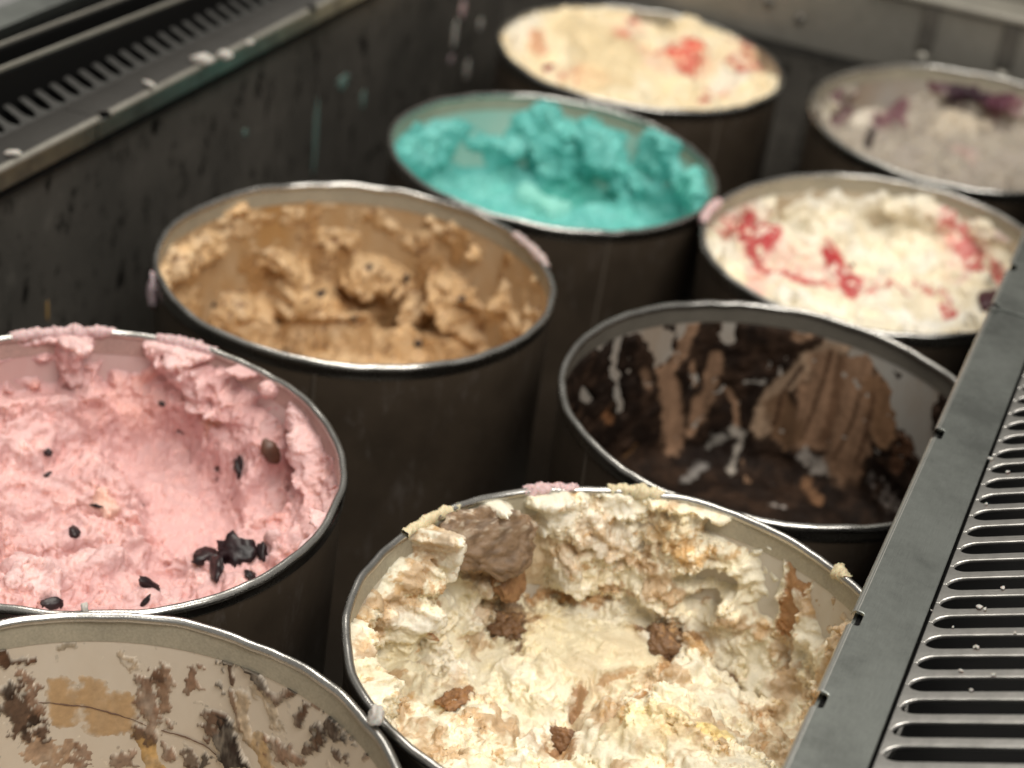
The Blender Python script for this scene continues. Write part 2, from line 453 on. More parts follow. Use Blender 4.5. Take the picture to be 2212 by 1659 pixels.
            ph = (P @ fd) / 0.012 + 1.6 * fbm(P, 0.022, 2, 0.5, sd + 24) + 0.8 * Wp[:, 0] + 0.5 * fbm(P, 0.0045, 4, 0.68, sd + 25)
            fr = ph - np.floor(ph); saw = np.where(fr < 0.88, fr / 0.9, (1 - fr) / 0.10)
            amp = sstep(-0.25, 0.45, fbm(P, 0.018, 2, 0.5, sd + 8))
            T2 = 0.0021 * flake * (saw - 0.5) * amp * (0.22 + 0.78 * rough) * (1 - 0.6 * cr)
            en = fbm(P, 0.0055, 4, 0.62, sd + 26)
            c1 = cells(P + Wp * 0.0012, 0.0068, sd + 1); c2 = cells(P + Wp * 0.0007, 0.0031, sd + 2)
            c3 = cells(P + Wp * 0.0005, 0.0016, sd + 3)
            rg = ridged(P + Wp * 0.0015, 0.0075, 5, 0.68, sd + 27)
            jag = fbm(P + Wp * 0.001, 0.0042, 5, 0.74, sd + 28)
            T2 = T2 + crumb_amp * cr * rough * (0.0009 * (c1 - 0.5) * sstep(-0.3, 0.5, lo + en * 0.5) + 0.0009 * (c2 - 0.5) + 0.0003 * (c3 - 0.5) + 0.0009 * jag + 0.0006 * rg)
            T2 = T2 + fine * rough * 1e-3 * ((0.22 + 1.3 * cr) * en + 0.35 * fbm(P, 0.0022, 2, 0.6, sd + 9))
            T2 = T2 + 1e-3 * 0.3 * sm * fbm(P, 0.012, 3, 0.5, sd + 10)
            if pits:
                Bp = P * np.array([1.0, 0.4, 0.4])
                T2 = T2 - pits * 1e-3 * np.clip(0.55 - cr, 0, 0.55) * 1.8 * sstep(-0.12, -0.6, fbm(Bp, 0.0026, 2, 0.5, sd + 12))
            if white is not None:
                wm = (0.5 * np.clip(cr * 1.25 - 0.35, 0, 1) * rough * (1 - np.clip(np.abs(C - np.array(base_col)).sum(1) * 3, 0, 1)))[:, None]
                C = C * (1 - wm) + np.array(white) * wm
            if vein is not None:
                vn = ridged(P + Wp * 0.006, 0.075, 2, 0.5, sd + 75)
                vm = (sstep(0.95, 1.25, vn + 0.12 * en) * 0.75 * (0.3 + 0.7 * rough) * (1 - np.clip(np.abs(C - np.array(base_col)).sum(1) * 2, 0, 1)))[:, None]
                C = C * (1 - vm) + np.array(vein) * vm
            if fleck is not None:
                fm = (sstep(0.52, 0.70, fbm(P, 0.0075, 4, 0.62, sd + 40)) * sstep(-0.05, 0.35, fbm(P, 0.035, 2, 0.5, sd + 41)) * 0.85 * rough)[:, None]
                C = C * (1 - fm) + np.array(fleck) * fm
            # small holes and cracks
            T2 = T2 - 0.0014 * rough * sstep(0.75, 1.0, ridged(P + Wp * 0.002, 0.012, 1, 0.5, sd + 13)) * sstep(-0.1, 0.4, fbm(P, 0.02, 2, 0.5, sd + 15))
            P = P + Nrm * (T2 * (1 - cl))[:, None]
            self.n = Nrm
        # never pass through the tub wall
        r = np.hypot(P[:, 0], P[:, 1]); lim = R_IN + 0.0007
        s = np.where((r > lim) & (P[:, 2] < 0.004), lim / np.maximum(r, 1e-9), 1); P[:, 0] *= s; P[:, 1] *= s
        if speck_col is not None:
            ss = sstep(0.42, 0.6, fbm(P, 0.0045, 2, 0.5, sd + 20))[:, None]; C = C * (1 - ss) + np.array(speck_col) * ss
        C = C * (1 + 0.04 * lo[:, None] + 0.03 * edge_n[:, None])
        self.P = P
        return grid_obj(name, P, Q, mat, parent, np.concatenate([np.clip(C, 0.002, 0.95), np.ones((len(P), 1))], 1))
    def remesh(self, P, voxel, deep):
        N = self.N
        S = self.B + self.n * (deep - 0.006)[:, None]          # outer shell that closes the solid
        S = S * 0.999
        idx = np.arange(N * N).reshape(N, N)
        ring = np.concatenate([idx[0, :-1], idx[:-1, -1], idx[-1, :0:-1], idx[:0:-1, 0]])
        ring2 = np.roll(ring, -1); o = N * N
        Q2 = self.Q[:, ::-1] + o
        side = np.stack([ring, ring + o, ring2 + o, ring2], -1)
        V = np.concatenate([P, S]); Q = np.concatenate([self.Q, Q2, side])
        tmp = grid_obj('remesh_source', V, Q, None, None)
        m = tmp.modifiers.new('remesh', 'REMESH'); m.mode = 'VOXEL'; m.voxel_size = voxel
        dg = bpy.context.evaluated_depsgraph_get(); ev = tmp.evaluated_get(dg); me = ev.to_mesh()
        nv, nf = len(me.vertices), len(me.polygons)
        Pn = np.empty(nv * 3, np.float32); me.vertices.foreach_get('co', Pn); Pn = Pn.reshape(-1, 3).astype(np.float64)
        lt = np.empty(nf, np.int32); me.polygons.foreach_get('loop_total', lt)
        vi = np.empty(len(me.loops), np.int32); me.loops.foreach_get('vertex_index', vi)
        ev.to_mesh_clear()
        md = tmp.data; bpy.data.objects.remove(tmp); bpy.data.meshes.remove(md)
        F = vi.reshape(-1, 4)
        kd = KDTree(len(P) + len(S))
        for i, v in enumerate(P): kd.insert(v, i)
        for i, v in enumerate(S): kd.insert(v, i + o)
        kd.balance()
        find = kd.find
        near = np.fromiter((find(v)[1] for v in Pn), np.int64, nv)
        keepv = near < o
        F = F[keepv[F].all(1)]
        used = np.zeros(nv, bool); used[F.ravel()] = True
        mp = np.cumsum(used) - 1
        Pn, near, F = Pn[used], near[used], mp[F]
        # vertex normals
        fn = np.cross(Pn[F[:, 2]] - Pn[F[:, 0]], Pn[F[:, 3]] - Pn[F[:, 1]])
        Nr = np.zeros_like(Pn)
        for k in range(4):
            for ax in range(3): Nr[:, ax] += np.bincount(F[:, k], fn[:, ax], len(Pn))
        # smooth the positions lightly (voxel steps) along with the normals
        for it in range(2):
            A = np.zeros_like(Pn); cnt = np.zeros(len(Pn))
            for k in range(4):
                nb = F[:, (k + 1) % 4]
                for ax in range(3): A[:, ax] += np.bincount(F[:, k], Pn[nb, ax], len(Pn))
                cnt += np.bincount(F[:, k], minlength=len(Pn))
            Pn = 0.5 * Pn + 0.5 * A / np.maximum(cnt, 1)[:, None]
        Nr /= np.linalg.norm(Nr, axis=1)[:, None] + 1e-12
        if (Nr * np.stack([-Pn[:, 0], -Pn[:, 1], np.full(len(Pn), 0.1)], 1)).sum() < 0: Nr = -Nr; F = F[:, ::-1]
        return Pn, F, Nr, near
    def n0(self):
        x, y = self.B[:, 0], self.B[:, 1]
        nr = np.stack([-x, -y, np.zeros_like(x)], 1) / R_IN
        return nr * self.w[:, None] + np.array([0, 0, 1.0]) * (1 - self.w[:, None])
    def surf(self, px):
        """point of the finished surface nearest to a picked base point"""
        d = Vector(ray(px)); o = np.array(self.Mi @ Vector(CPOS)); d = np.array((self.Mi.to_3x3() @ d).normalized())
        X = self.P - o; t = X @ d; q = np.linalg.norm(X - t[:, None] * d, axis=1)
        near = np.where(q < 0.0012)[0]
        i = int(near[np.argmin(t[near])]) if len(near) else int(np.argmin(q))
        nn = self.n[i] / np.linalg.norm(self.n[i])
        return self.P[i], nn, float(t[i]) / F_PX

def ice_root(k, label, name='ice_cream'):
    root = empty(name); root.matrix_world = tub_matrix(k)
    return tag(root, label, 'ice cream', 'ice creams in the tubs')

def block(name, loc, nrm, size, parent, mat, cols, seed=0, spin=0.0, rough=0.0009, tip=0.0, cuts=22):
    """broken-off chunk: a noisy box with crumbly faces"""
    bm = bmesh.new(); bmesh.ops.create_cube(bm, size=2.0)
    bmesh.ops.subdivide_edges(bm, edges=bm.edges[:], cuts=cuts, use_grid_fill=True)
    V = np.array([v.co[:] for v in bm.verts]); U = V / (np.abs(V) ** 3.2).sum(1)[:, None] ** (1 / 3.2)
    U = U * (1 + 0.24 * fbm(U, 0.8, 3, 0.5, seed))[:, None]
    V = U * np.array(size)
    nn = U / np.linalg.norm(U, axis=1)[:, None]
    V = V + nn * (rough * (1.6 * fbm(V, 0.006, 4, 0.72, seed + 1) + 1.2 * (cells(V, 0.003, seed) - 0.5)))[:, None]
    m = sstep(0.0, 0.35, fbm(V, 0.005, 4, 0.65, seed + 2))[:, None]
    Cc = np.array(cols[0]) * (1 - m) + np.array(cols[1]) * m
    if len(cols) > 2:
        m = sstep(0.25, 0.5, fbm(V, 0.004, 4, 0.7, seed + 3))[:, None] * sstep(-0.2, 0.9, nn[:, 1])[:, None]; Cc = Cc * (1 - m) + np.array(cols[2]) * m
    q = Vector(nrm).to_track_quat('Z', 'Y').to_matrix() @ Matrix.Rotation(spin, 3, 'Z') @ Matrix.Rotation(tip, 3, 'X')
    V = V @ np.array(q).T + np.array(loc)
    F = np.array([[v.index for v in f.verts] for f in bm.faces]); bm.free()
    return grid_obj(name, V, F, mat, parent, np.concatenate([Cc, np.ones((len(V), 1))], 1))

def blob(name, loc, nrm, size, mat, parent, seed=0, rough=0.25, sub=3, spin=0.0):
    """irregular lump: noisy ellipsoid, size = three half axes (along, across, up)"""
    bm = bmesh.new(); bmesh.ops.create_icosphere(bm, subdivisions=sub, radius=1.0)
    V = np.array([v.co[:] for v in bm.verts])
    d = 1 + rough * fbm(V, 0.8, 3, 0.55, seed)
    V = V * d[:, None] * np.array(size)
    q = Vector(nrm).to_track_quat('Z', 'Y').to_matrix() @ Matrix.Rotation(spin, 3, 'Z')
    V = V @ np.array(q).T + np.array(loc)
    F = [[v.index for v in f.verts] for f in bm.faces]; bm.free()
    return mesh_obj(name, V, F, mat, parent)


# ------------------------------------------------------------------ freezer cabinet (local axes: x across, y along, z up)
freezer = empty('freezer_cabinet', rot=(0, 0, CAB_ROT))
tag(freezer, 'stained steel freezer cabinet with its well full of ice cream tubs', 'freezer')
W_L, W_R, S_N, S_F, Z_F = -0.597, -0.035, 0.05, 1.515, -0.235
def part(name, boxes, mat, parent, bev=None):
    V, F = [], []
    for b in boxes:
        v, f = box_vf(*b); o = len(V); V += v; F += [tuple(i + o for i in q) for q in f]
    o = mesh_obj(name, V, F, mat, parent, smooth=False)
    if bev: bevel(o, bev)
    return o
part('side_wall', [(W_L - 0.02, W_L, S_N, S_F + 0.02, Z_F, 0.0345)], M_wall, freezer)
part('side_wall', [(W_R, W_R + 0.02, S_N, S_F + 0.02, Z_F, -0.002)], M_wall, freezer)
part('end_wall', [(W_L + 0.0005, W_R - 0.0005, S_F, S_F + 0.02, Z_F, -0.03)], M_wall, freezer)
part('end_wall', [(W_L + 0.0005, W_R - 0.0005, S_N - 0.02, S_N, Z_F, 0.02)], M_wall, freezer)
part('floor', [(W_L - 0.02, W_R + 0.02, S_N - 0.02, S_F + 0.02, Z_F - 0.02, Z_F - 0.0005)], M_wall, freezer)
part('end_panel', [(W_L - 0.1, W_R + 0.1, S_F - 0.010, S_F + 0.06, -0.022, 0.042)], M_endpanel, freezer, 0.003)
part('end_ledge', [(-0.262, W_R + 0.1, S_F - 0.016, S_F + 0.05, 0.0425, 0.049)], M_alu, freezer, 0.002)
part('end_hood', [(W_L - 0.1, W_R + 0.2, S_F + 0.03, S_F + 0.06, 0.0495, 0.22)], M_endpanel, freezer, 0.003)
for w in (-0.205, -0.137):
    br = part('hanging_bracket', [(w - 0.007, w + 0.007, S_F - 0.0135, S_F - 0.0105, 0.004, 0.0415)], M_wall, freezer, 0.001)
    V, F = lathe([(0.0, 0.004), (0.0035, 0.0036), (0.005, 0.002), (0.0055, 0.0)], 16)
    sc_o = mesh_obj('screw_head', V, F, M_alu, br); sc_o.location = (w, S_F - 0.0105, -0.004); sc_o.rotation_euler = (math.pi / 2, 0, 0)
for w in (-0.345, -0.315):
    V, F = lathe([(0.0, 0.003), (0.003, 0.0026), (0.0045, 0.001), (0.0048, 0.0)], 16)
    o = mesh_obj('rivet', V, F, M_wall, freezer); o.location = (w, S_F - 0.010, 0.012 if w < -0.33 else 0.004); o.rotation_euler = (math.pi / 2, 0, 0)

# air vents: an edge strip with notches, a dark gap and a sloping row of slats
SLOT0, PITCH_S = 0.5768, 0.01503
def slat_mesh(L, mat):
    """one slat with the rounded ends of the slots on both sides of it; origin at its left root"""
    h, g = PITCH_S / 2, 0.0096 / 2
    out = [(-0.0022, -h)]
    def arc(sgn):      # corner of the slot end: quarter of a half-round
        pts = []
        for i in range(7):
            a = math.pi / 2 * i / 6
            pts.append((g * 1.5 * (1 - math.cos(a)), sgn * (h - g * math.sin(a))))
        return pts
    lo = arc(-1); hi = arc(1)
    top = [(x, y) for x, y in lo] + [(L, -(h - g)), (L, (h - g))] + [(x, y) for x, y in hi[::-1]] + [(-0.0022, h)]
    P = out + top
    n = len(P)
    V = [(x, y, 0.0) for x, y in P] + [(x, y, -0.0016) for x, y in P]
    F = [tuple(range(n)), tuple(range(2 * n - 1, n - 1, -1))] + [(i, i + n, (i + 1) % n + n, (i + 1) % n) for i in range(n)]
    me = bpy.data.meshes.new('slat'); me.from_pydata(V, [], F); me.materials.append(mat); me.validate()
    return me
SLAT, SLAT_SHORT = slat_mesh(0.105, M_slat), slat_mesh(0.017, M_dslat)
def make_vent(label, mirror, s0, s1, notches, joint):
    root = empty('air_vent', rot=(0, 0, CAB_ROT))
    tag(root, label, 'air vent', 'air vents along the freezer sides')
    mx = (lambda w: -0.646 - w) if mirror else (lambda w: w)
    E0, E1 = -0.0592, -0.0315
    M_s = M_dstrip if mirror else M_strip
    def strip(sa, sb, dz):
        # outline with notches cut from the free edge
        P = [(E0 + 0.0012, sa)]
        for s in notches:
            if sa < s < sb:
                hl, dp = 0.0050, 0.0036
                P += [(E0 + 0.0012, s - hl)]
                for i in range(5):
                    a = math.pi / 2 * i / 4; P.append((E0 + 0.0012 + dp - 0.0016 + 0.0016 * math.sin(a), s - hl + 0.0016 - 0.0016 * math.cos(a)))
                for i in range(5):
                    a = math.pi / 2 * i / 4; P.append((E0 + 0.0012 + dp - 0.0016 + 0.0016 * math.cos(a), s + hl - 0.0016 + 0.0016 * math.sin(a)))
                P += [(E0 + 0.0012, s + hl)]
        P += [(E0 + 0.0012, sb), (E1, sb), (E1, sa)]
        n = len(P); zt = lambda w: 0.0508 + dz - 0.03 * (w - E0)
        V = [(mx(w), s, zt(w)) for w, s in P] + [(mx(w), s, zt(w) - 0.0016) for w, s in P]
        F = [tuple(range(n))[::-1], tuple(range(n, 2 * n))] + [(i, (i + 1) % n, (i + 1) % n + n, i + n) for i in range(n)]
        if mirror: F = [f[::-1] for f in F]
        o = mesh_obj('edge_strip', V, F, M_s, root, smooth=False); bevel(o, 0.0004, 2)
        # rolled free edge, broken at the notches, and the lip below it
        cuts = [sa] + [q for s in notches if sa < s < sb for q in (s - 0.0050, s + 0.0050)] + [sb]
        V, F = [], []
        for a, b in zip(cuts[0::2], cuts[1::2]):
            base = len(V)
            for s in (a, b):
                for i in range(9):
                    an = math.pi / 2 + math.pi * 0.62 * i / 8
                    V.append((mx(E0 + 0.0022 + 0.0026 * math.cos(an)), s, 0.0482 + dz + 0.0026 * math.sin(an)))
            for i in range(8):
                q = (base + i, base + i + 1, base + 9 + i + 1, base + 9 + i); F.append(q if mirror else q[::-1])
        mesh_obj('rolled_edge', V, F, M_alu if mirror else M_edge, o)
        x0, x1 = sorted((mx(E0 + 0.0008), mx(E0 + 0.0022)))
        b = part('edge_lip', [(x0, x1, sa + 0.0003, sb - 0.0003, 0.036 + dz, 0.0466 + dz)], M_strip, o)
        return o
    for (a, b, dz) in joint: strip(a, b, dz)
    # dark channel under the strip and the slats: black boxes in place of shade
    xs = sorted((mx(-0.028), mx(-0.012))) if mirror else (-0.054, 0.085)
    xf = sorted((mx(E0 + 0.0025), mx(E1 - 0.0002)))
    part('channel', [(xs[0], xs[1], s0, s1, 0.0, 0.0045), (xf[0], xf[1], s0, s1, 0.030 if mirror else 0.005, 0.0470)], M_dark, root)
    xs = sorted((mx(E1 + 0.0002), mx(E1 + 0.0026)))
    part('gap_shade', [(xs[0], xs[1], s0, s1, 0.0345, 0.0462)], M_dark, root)  # black filler painted into the gap in place of its shade
    k0 = int(math.floor((s0 - SLOT0) / PITCH_S)) + 1; k1 = int((s1 - SLOT0) / PITCH_S)
    for k in range(k0, k1):
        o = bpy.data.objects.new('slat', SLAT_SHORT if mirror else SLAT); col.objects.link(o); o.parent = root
        s = SLOT0 + (k + 0.5) * PITCH_S
        sl = math.atan(0.43)
        if mirror: o.matrix_local = Matrix.Translation((mx(-0.0283), s, 0.0495)) @ Matrix.Rotation(math.pi, 4, 'Z') @ Matrix.Rotation(-sl, 4, 'Y')
        else: o.matrix_local = Matrix.Translation((-0.0283, s, 0.0495)) @ Matrix.Rotation(-sl, 4, 'Y')
        bevel(o, 0.0005, 2)
    return root
make_vent('steel air vent with long slots in the lower right, its strip over the vanilla tub', False, 0.33, 1.30,
          [0.490, 0.548, 0.606, 0.774, 0.930, 0.99], [(0.33, 0.9285, 0), (0.9295, 1.30, 0.0008)])
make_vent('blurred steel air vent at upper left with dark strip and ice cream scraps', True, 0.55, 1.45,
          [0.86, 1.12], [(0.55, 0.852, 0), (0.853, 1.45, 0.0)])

# sliding lid tracks above the left vent
track = empty('lid_track', rot=(0, 0, CAB_ROT))
tag(track, 'black sliding lid track with two bright metal edges at the top left', 'lid track')
def cab_on_plane(px, w):
    d = ray(px); t = (w - CPOS @ VX) / (d @ VX); X = CPOS + d * t
    return (w, float(X @ UX), float(X[2]))
def bar_between(name, p0, p1, ex, hw, hz, mat):
    a, b = Vector(p0), Vector(p1); d = (b - a).normalized(); a = a - d * ex; b = b + d * ex
    V = []
    for p in (a, b):
        for dx, dz in ((-hw, -hz), (hw, -hz), (hw, hz), (-hw, hz)): V.append((p.x + dx, p.y, p.z + dz))
    F = [(0, 1, 2, 3), (7, 6, 5, 4), (0, 4, 5, 1), (1, 5, 6, 2), (2, 6, 7, 3), (3, 7, 4, 0)]
    o = mesh_obj(name, V, F, mat, track, smooth=False); bevel(o, 0.0006, 2); return o
pB0, pB1 = cab_on_plane((0, 150), -0.6345), cab_on_plane((377, 2), -0.6345)
pA0, pA1 = cab_on_plane((0, 97), -0.655), cab_on_plane((254, 0), -0.655)
pC0, pC1 = cab_on_plane((0, 50), -0.69), cab_on_plane((120, 0), -0.69)
bar_between('metal_edge', pB0, pB1, 0.25, 0.0008, 0.0015, M_alu)
bar_between('metal_edge', pA0, pA1, 0.25, 0.0008, 0.0013, M_alu)
bar_between('lid_frame', pC0, pC1, 0.25, 0.012, 0.004, M_strip)
def low(p, dz): return (p[0], p[1], p[2] - dz)
bar_between('track_wall', low(pB0, 0.0315), low(pB1, 0.0315), 0.25, 0.0020, 0.0298, M_dark)
bar_between('track_wall', low(pA0, 0.0315), low(pA1, 0.0315), 0.25, 0.0020, 0.030, M_dark)
bar_between('track_wall', low(pC0, 0.045), low(pC1, 0.045), 0.25, 0.014, 0.040, M_dark)

# ------------------------------------------------------------------ liners and tubs
L_white = liner_mat('white_liner', (0.62, 0.58, 0.51), (0.55, 0.47, 0.36), 0.4)
L_pink = liner_mat('pink_liner', (0.66, 0.55, 0.53), (0.62, 0.42, 0.40), 0.5)
L_tan = liner_mat('tan_liner', (0.55, 0.43, 0.29), (0.46, 0.27, 0.11), 0.6)
L_grey = liner_mat('grey_liner', (0.46, 0.44, 0.40), (0.40, 0.32, 0.25), 0.4)
L_mint = liner_mat('mint_liner', (0.52, 0.62, 0.54), (0.40, 0.60, 0.53), 0.6)
L_cream = liner_mat('cream_liner', (0.60, 0.54, 0.42), (0.5, 0.38, 0.25), 0.4)
L_smear = liner_mat('smeared_liner', (0.72, 0.645, 0.545), (0.66, 0.57, 0.46), 0.45)
make_tub('A', 'front tub of vanilla ice cream with cookie chunks, beside the steel vent', L_white, seam=2.2)
make_tub('B', 'tub of pink cherry ice cream at the left edge', L_pink, seam=0.6, band=M_pband)
make_tub('C', 'tub of tan caramel ice cream behind the pink one', L_tan, seam=-1.62)
make_tub('D', 'nearly empty tub smeared with dark chocolate inside', L_grey, seam=-2.6, band=M_dband)
make_tub('E', 'tub with turquoise mint ice cream', L_mint, seam=-1.2)
make_tub('F', 'farthest tub, full of cream coloured ice cream with red flecks, at top centre', L_cream, seam=-1.0)
make_tub('G', 'tub of white ice cream with red fruit streaks behind the chocolate one', L_cream, seam=-2.3)
make_tub('H', 'tub of beige ice cream, darkened as if in shade, with purple berries at the upper right', L_grey, seam=-2.4)
make_tub('I', 'almost empty tub with brown smears on its pale liner at lower left', L_smear, seam=0.5)

M_ice = ice_mat('creamy_ice'); M_ice_wet = ice_mat('melted_ice', 0.3, 0.25, 0.3, 500, 0.5); M_choc = ice_mat('chocolate_film', 0.68, 0.0, 0.4, 300, 0.12); M_film = ice_mat('sauce_film', 0.42, 0.0, 0.2, 250, 0.3)
M_mint = ice_mat('mint_ice', 0.45, 0.3, 0.4, 500)

# ------------------------------------------------------------------ A: vanilla with cookie and caramel
CRM = (0.83, 0.775, 0.62); WHT = (0.88, 0.84, 0.73); CAR = (0.42, 0.225, 0.085); CKI = (0.15, 0.092, 0.055); BRN = (0.20, 0.115, 0.062)
r = ice_root('A', 'cream coloured vanilla ice cream with brown cookie chunks and caramel, nearest the vent')
SA = Skin('A', 340, 0.072, tilt=(0.0, -0.10), corner=0.034, bumps=[(-0.06, -0.03, 0.03, 0.012), (0.055, -0.02, 0.04, 0.012)])
fa = [
 feat([(1420, 1110), (1470, 1180), (1450, 1250)], 62, 4.2, crumb=0.17), feat([(1600, 1330), (1590, 1365), (1650, 1400)], 45, 2.5, crumb=0.30),
 feat([(1620, 1430), (1700, 1450)], 50, 3.6, crumb=0.35), feat([(880, 1260), (930, 1330), (960, 1400)], 55, 3.6, crumb=0.25),
 # bare liner
 feat([(1510, 1235), (1590, 1245)], 30, clean=1, e=.65), feat([(1505, 1285), (1555, 1280)], 25, clean=1, e=.65), feat([(1665, 1205), (1665, 1320)], 40, clean=1, e=.65),
 feat([(1760, 1225), (1785, 1345)], 48, clean=1, e=.65), feat([(1815, 1290), (1812, 1340)], 34, clean=1, e=.65), feat([(785, 1270), (840, 1185), (890, 1140)], 24, clean=1, e=.65),
 feat([(1150, 1120), (1150, 1265)], 26, -5, (0.66, 0.53, 0.36), .9, smooth=1, crumb=0.00),
 feat([(1730, 1140), (1735, 1244), (1722, 1290), (1706, 1350)], 27, flat=1.6, warp=.5, col=(0.36, 0.18, 0.07), w=.95, crumb=0.12, e=.2), feat([(1728, 1285), (1735, 1305)], 14, flat=2.5, col=WHT, w=.8, crumb=0.64),
 # cookie
 
 feat([(1000, 1200), (1060, 1240)], 34, 5, CKI, .9, crumb=0.68, warp=.7), feat([(1065, 1335), (1130, 1320), (1100, 1385)], 38, 3.6, BRN, .9, crumb=0.77, warp=.7, speck=.4),
 
 
 # white crumbs
 feat([(1195, 1105), (1270, 1120), (1345, 1150)], 42, 7.8, WHT, .9, crumb=0.64, warp=.7), feat([(1335, 1065), (1345, 1090)], 34, 6.6, WHT, .6, crumb=0.64, warp=.7),
 feat([(1235, 1240), (1205, 1190)], 30, 5.4, WHT, .7, crumb=0.77), feat([(1290, 1095), (1300, 1120)], 18, 3, (0.62, 0.40, 0.2), .6, crumb=0.68, speck=.5),
 feat([(912, 1160), (925, 1205)], 29, 5.4, WHT, .8, crumb=0.64), feat([(1022, 1240), (1012, 1330), (1000, 1395)], 27, 7.2, WHT, .7, crumb=0.64, warp=.7), feat([(1060, 1090), (1085, 1105)], 16, 5.4, WHT, .8, crumb=0.64),
 feat([(985, 1385)], 22, 7.2, WHT, .7, crumb=0.15, smooth=.5),
 feat([(1250, 1065), (1200, 1075), (1150, 1085)], 16, 4, crumb=0.68), feat([(1420, 1065), (1500, 1085), (1560, 1115)], 18, 5, crumb=0.68),
 # caramel crumb band under the overhang
 feat([(1150, 1290), (1240, 1282), (1300, 1295)], 20, -3, CAR, .85, crumb=0.77, warp=.7, speck=.38), feat([(1300, 1250), (1390, 1260)], 18, 1, CAR, .7, crumb=0.30, speck=.5),
 feat([(1425, 1140), (1500, 1165), (1560, 1150)], 30, 2, (0.56, 0.36, 0.16), .8, crumb=0.35, speck=.55), feat([(1480, 1180), (1600, 1175)], 22, 1, (0.56, 0.36, 0.16), .8, crumb=0.35, speck=.6),
 feat([(880, 1200), (870, 1260), (900, 1290)], 30, 1, CAR, .8, speck=.52), feat([(930, 1230)], 20, 1, CAR, .8, speck=.4),
 feat([(1400, 1255), (1440, 1320), (1470, 1335)], 28, 4, WHT, .4, crumb=0.25),
 # floor
 feat([(1180, 1400), (1240, 1450), (1345, 1440)], 92, 7.2, (0.80, 0.71, 0.49), .8, smooth=.85, crumb=0.00, warp=.6), feat([(1120, 1470), (1200, 1510)], 50, 5, smooth=.7, crumb=0.05),
 feat([(1385, 1392), (1440, 1372), (1465, 1405)], 26, 5, BRN, .95, crumb=0.35, warp=.6), feat([(1500, 1390), (1515, 1415)], 20, 4, CAR, .9, crumb=0.68), feat([(1400, 1425), (1480, 1430)], 22, 3, WHT, .8, crumb=0.20),
 feat([(1470, 1372), (1560, 1450), (1660, 1522)], 7, -7, (0.22, 0.12, 0.06), .85, warp=.9), feat([(1125, 1420), (1085, 1450)], 7, -6, BRN, .9, warp=.9), feat([(1440, 1450), (1425, 1500), (1380, 1520)], 12, -4, CAR, .85, warp=.8),
 feat([(835, 1330), (842, 1400), (850, 1490)], 46, 12.0, (0.80, 0.73, 0.53), .9, smooth=.6, crumb=0.05), feat([(812, 1322), (850, 1305), (885, 1345)], 22, 5.4, WHT, .9, crumb=0.64), feat([(862, 1325), (868, 1345)], 14, 3, (0.50, 0.26, 0.12), .9),
 feat([(850, 1425), (868, 1380)], 15, 0, (0.55, 0.33, 0.14), .85, speck=.4), feat([(820, 1480), (835, 1560)], 24, 0, (0.42, 0.25, 0.11), .8, speck=.36), feat([(830, 1440), (860, 1465)], 14, 0, (0.30, 0.22, 0.15), .8, speck=.58), feat([(768, 1320), (774, 1400), (788, 1460)], 17, flat=4, col=(0.50, 0.29, 0.11), w=.9, crumb=0.77, warp=.8),
 feat([(935, 1440), (985, 1490)], 28, 5.4, WHT, .9, crumb=0.64), 
 feat([(900, 1590), (1000, 1600)], 50, 4.8, crumb=0.20), feat([(1190, 1590), (1222, 1600)], 28, -1, (0.33, 0.17, 0.075), .95, warp=.7), feat([(1242, 1540), (1255, 1505)], 14, -2, (0.36, 0.19, 0.085), .9),
 feat([(1110, 1640), (1150, 1600), (1185, 1562)], 17, 5.4, WHT, .9, crumb=0.64), feat([(1260, 1600), (1300, 1560)], 26, 4.8, crumb=0.30), feat([(1340, 1620), (1450, 1640)], 48, 3.6, (0.80, 0.70, 0.45), .8, crumb=0.20),
 feat([(1450, 1490), (1500, 1455), (1565, 1475)], 40, 7.2, crumb=0.68, warp=.7), feat([(1560, 1550), (1450, 1575)], 45, 4.2, crumb=0.35), feat([(1375, 1560), (1450, 1545)], 12, 0, CAR, .9, speck=.45),
 feat([(1495, 1430), (1520, 1440)], 18, 4.8, (0.58, 0.36, 0.16), .8, crumb=0.77), feat([(1635, 1560), (1642, 1640)], 9, -2, CAR, .85, warp=.9), feat([(1600, 1558)], 12, 0, CAR, .9), feat([(1660, 1345), (1650, 1370)], 16, 2, (0.62, 0.40, 0.2), .85, crumb=0.35),
 feat([(1300, 1490), (1360, 1480)], 9, -4, CAR, .8, warp=.9), feat([(1520, 1650), (1560, 1640)], 20, 0, (0.74, 0.55, 0.18), .7),
 feat([(1100, 1390), (1140, 1350)], 10, -3, BRN, .8, warp=.9),
 feat([(990, 1215), (1060, 1245), (1140, 1215)], 40, 1, (0.48, 0.31, 0.16), .5, speck=.42), feat([(1060, 1350), (1120, 1370)], 46, 0, (0.48, 0.31, 0.16), .5, speck=.45), feat([(1400, 1395), (1470, 1410)], 46, 0, (0.48, 0.31, 0.16), .5, speck=.45), feat([(960, 1515), (1040, 1525)], 34, 1, (0.48, 0.31, 0.16), .55, speck=.4), feat([(1190, 1600), (1240, 1560)], 36, 0, (0.48, 0.31, 0.16), .55, speck=.42)]
SA.build('scooped_mass', M_ice, r, fa, CRM, (0.82, 0.75, 0.565), t0=9, low=3, flake=1.5, crumb0=.05, fine=.5, crumb_amp=.6, terrace=5, tscale=0.065, ledge=.35, vein=(0.46, 0.28, 0.13), seed=1, voxel=0.0007, band_clean=True, white=WHT, fleck=(0.56, 0.36, 0.17))

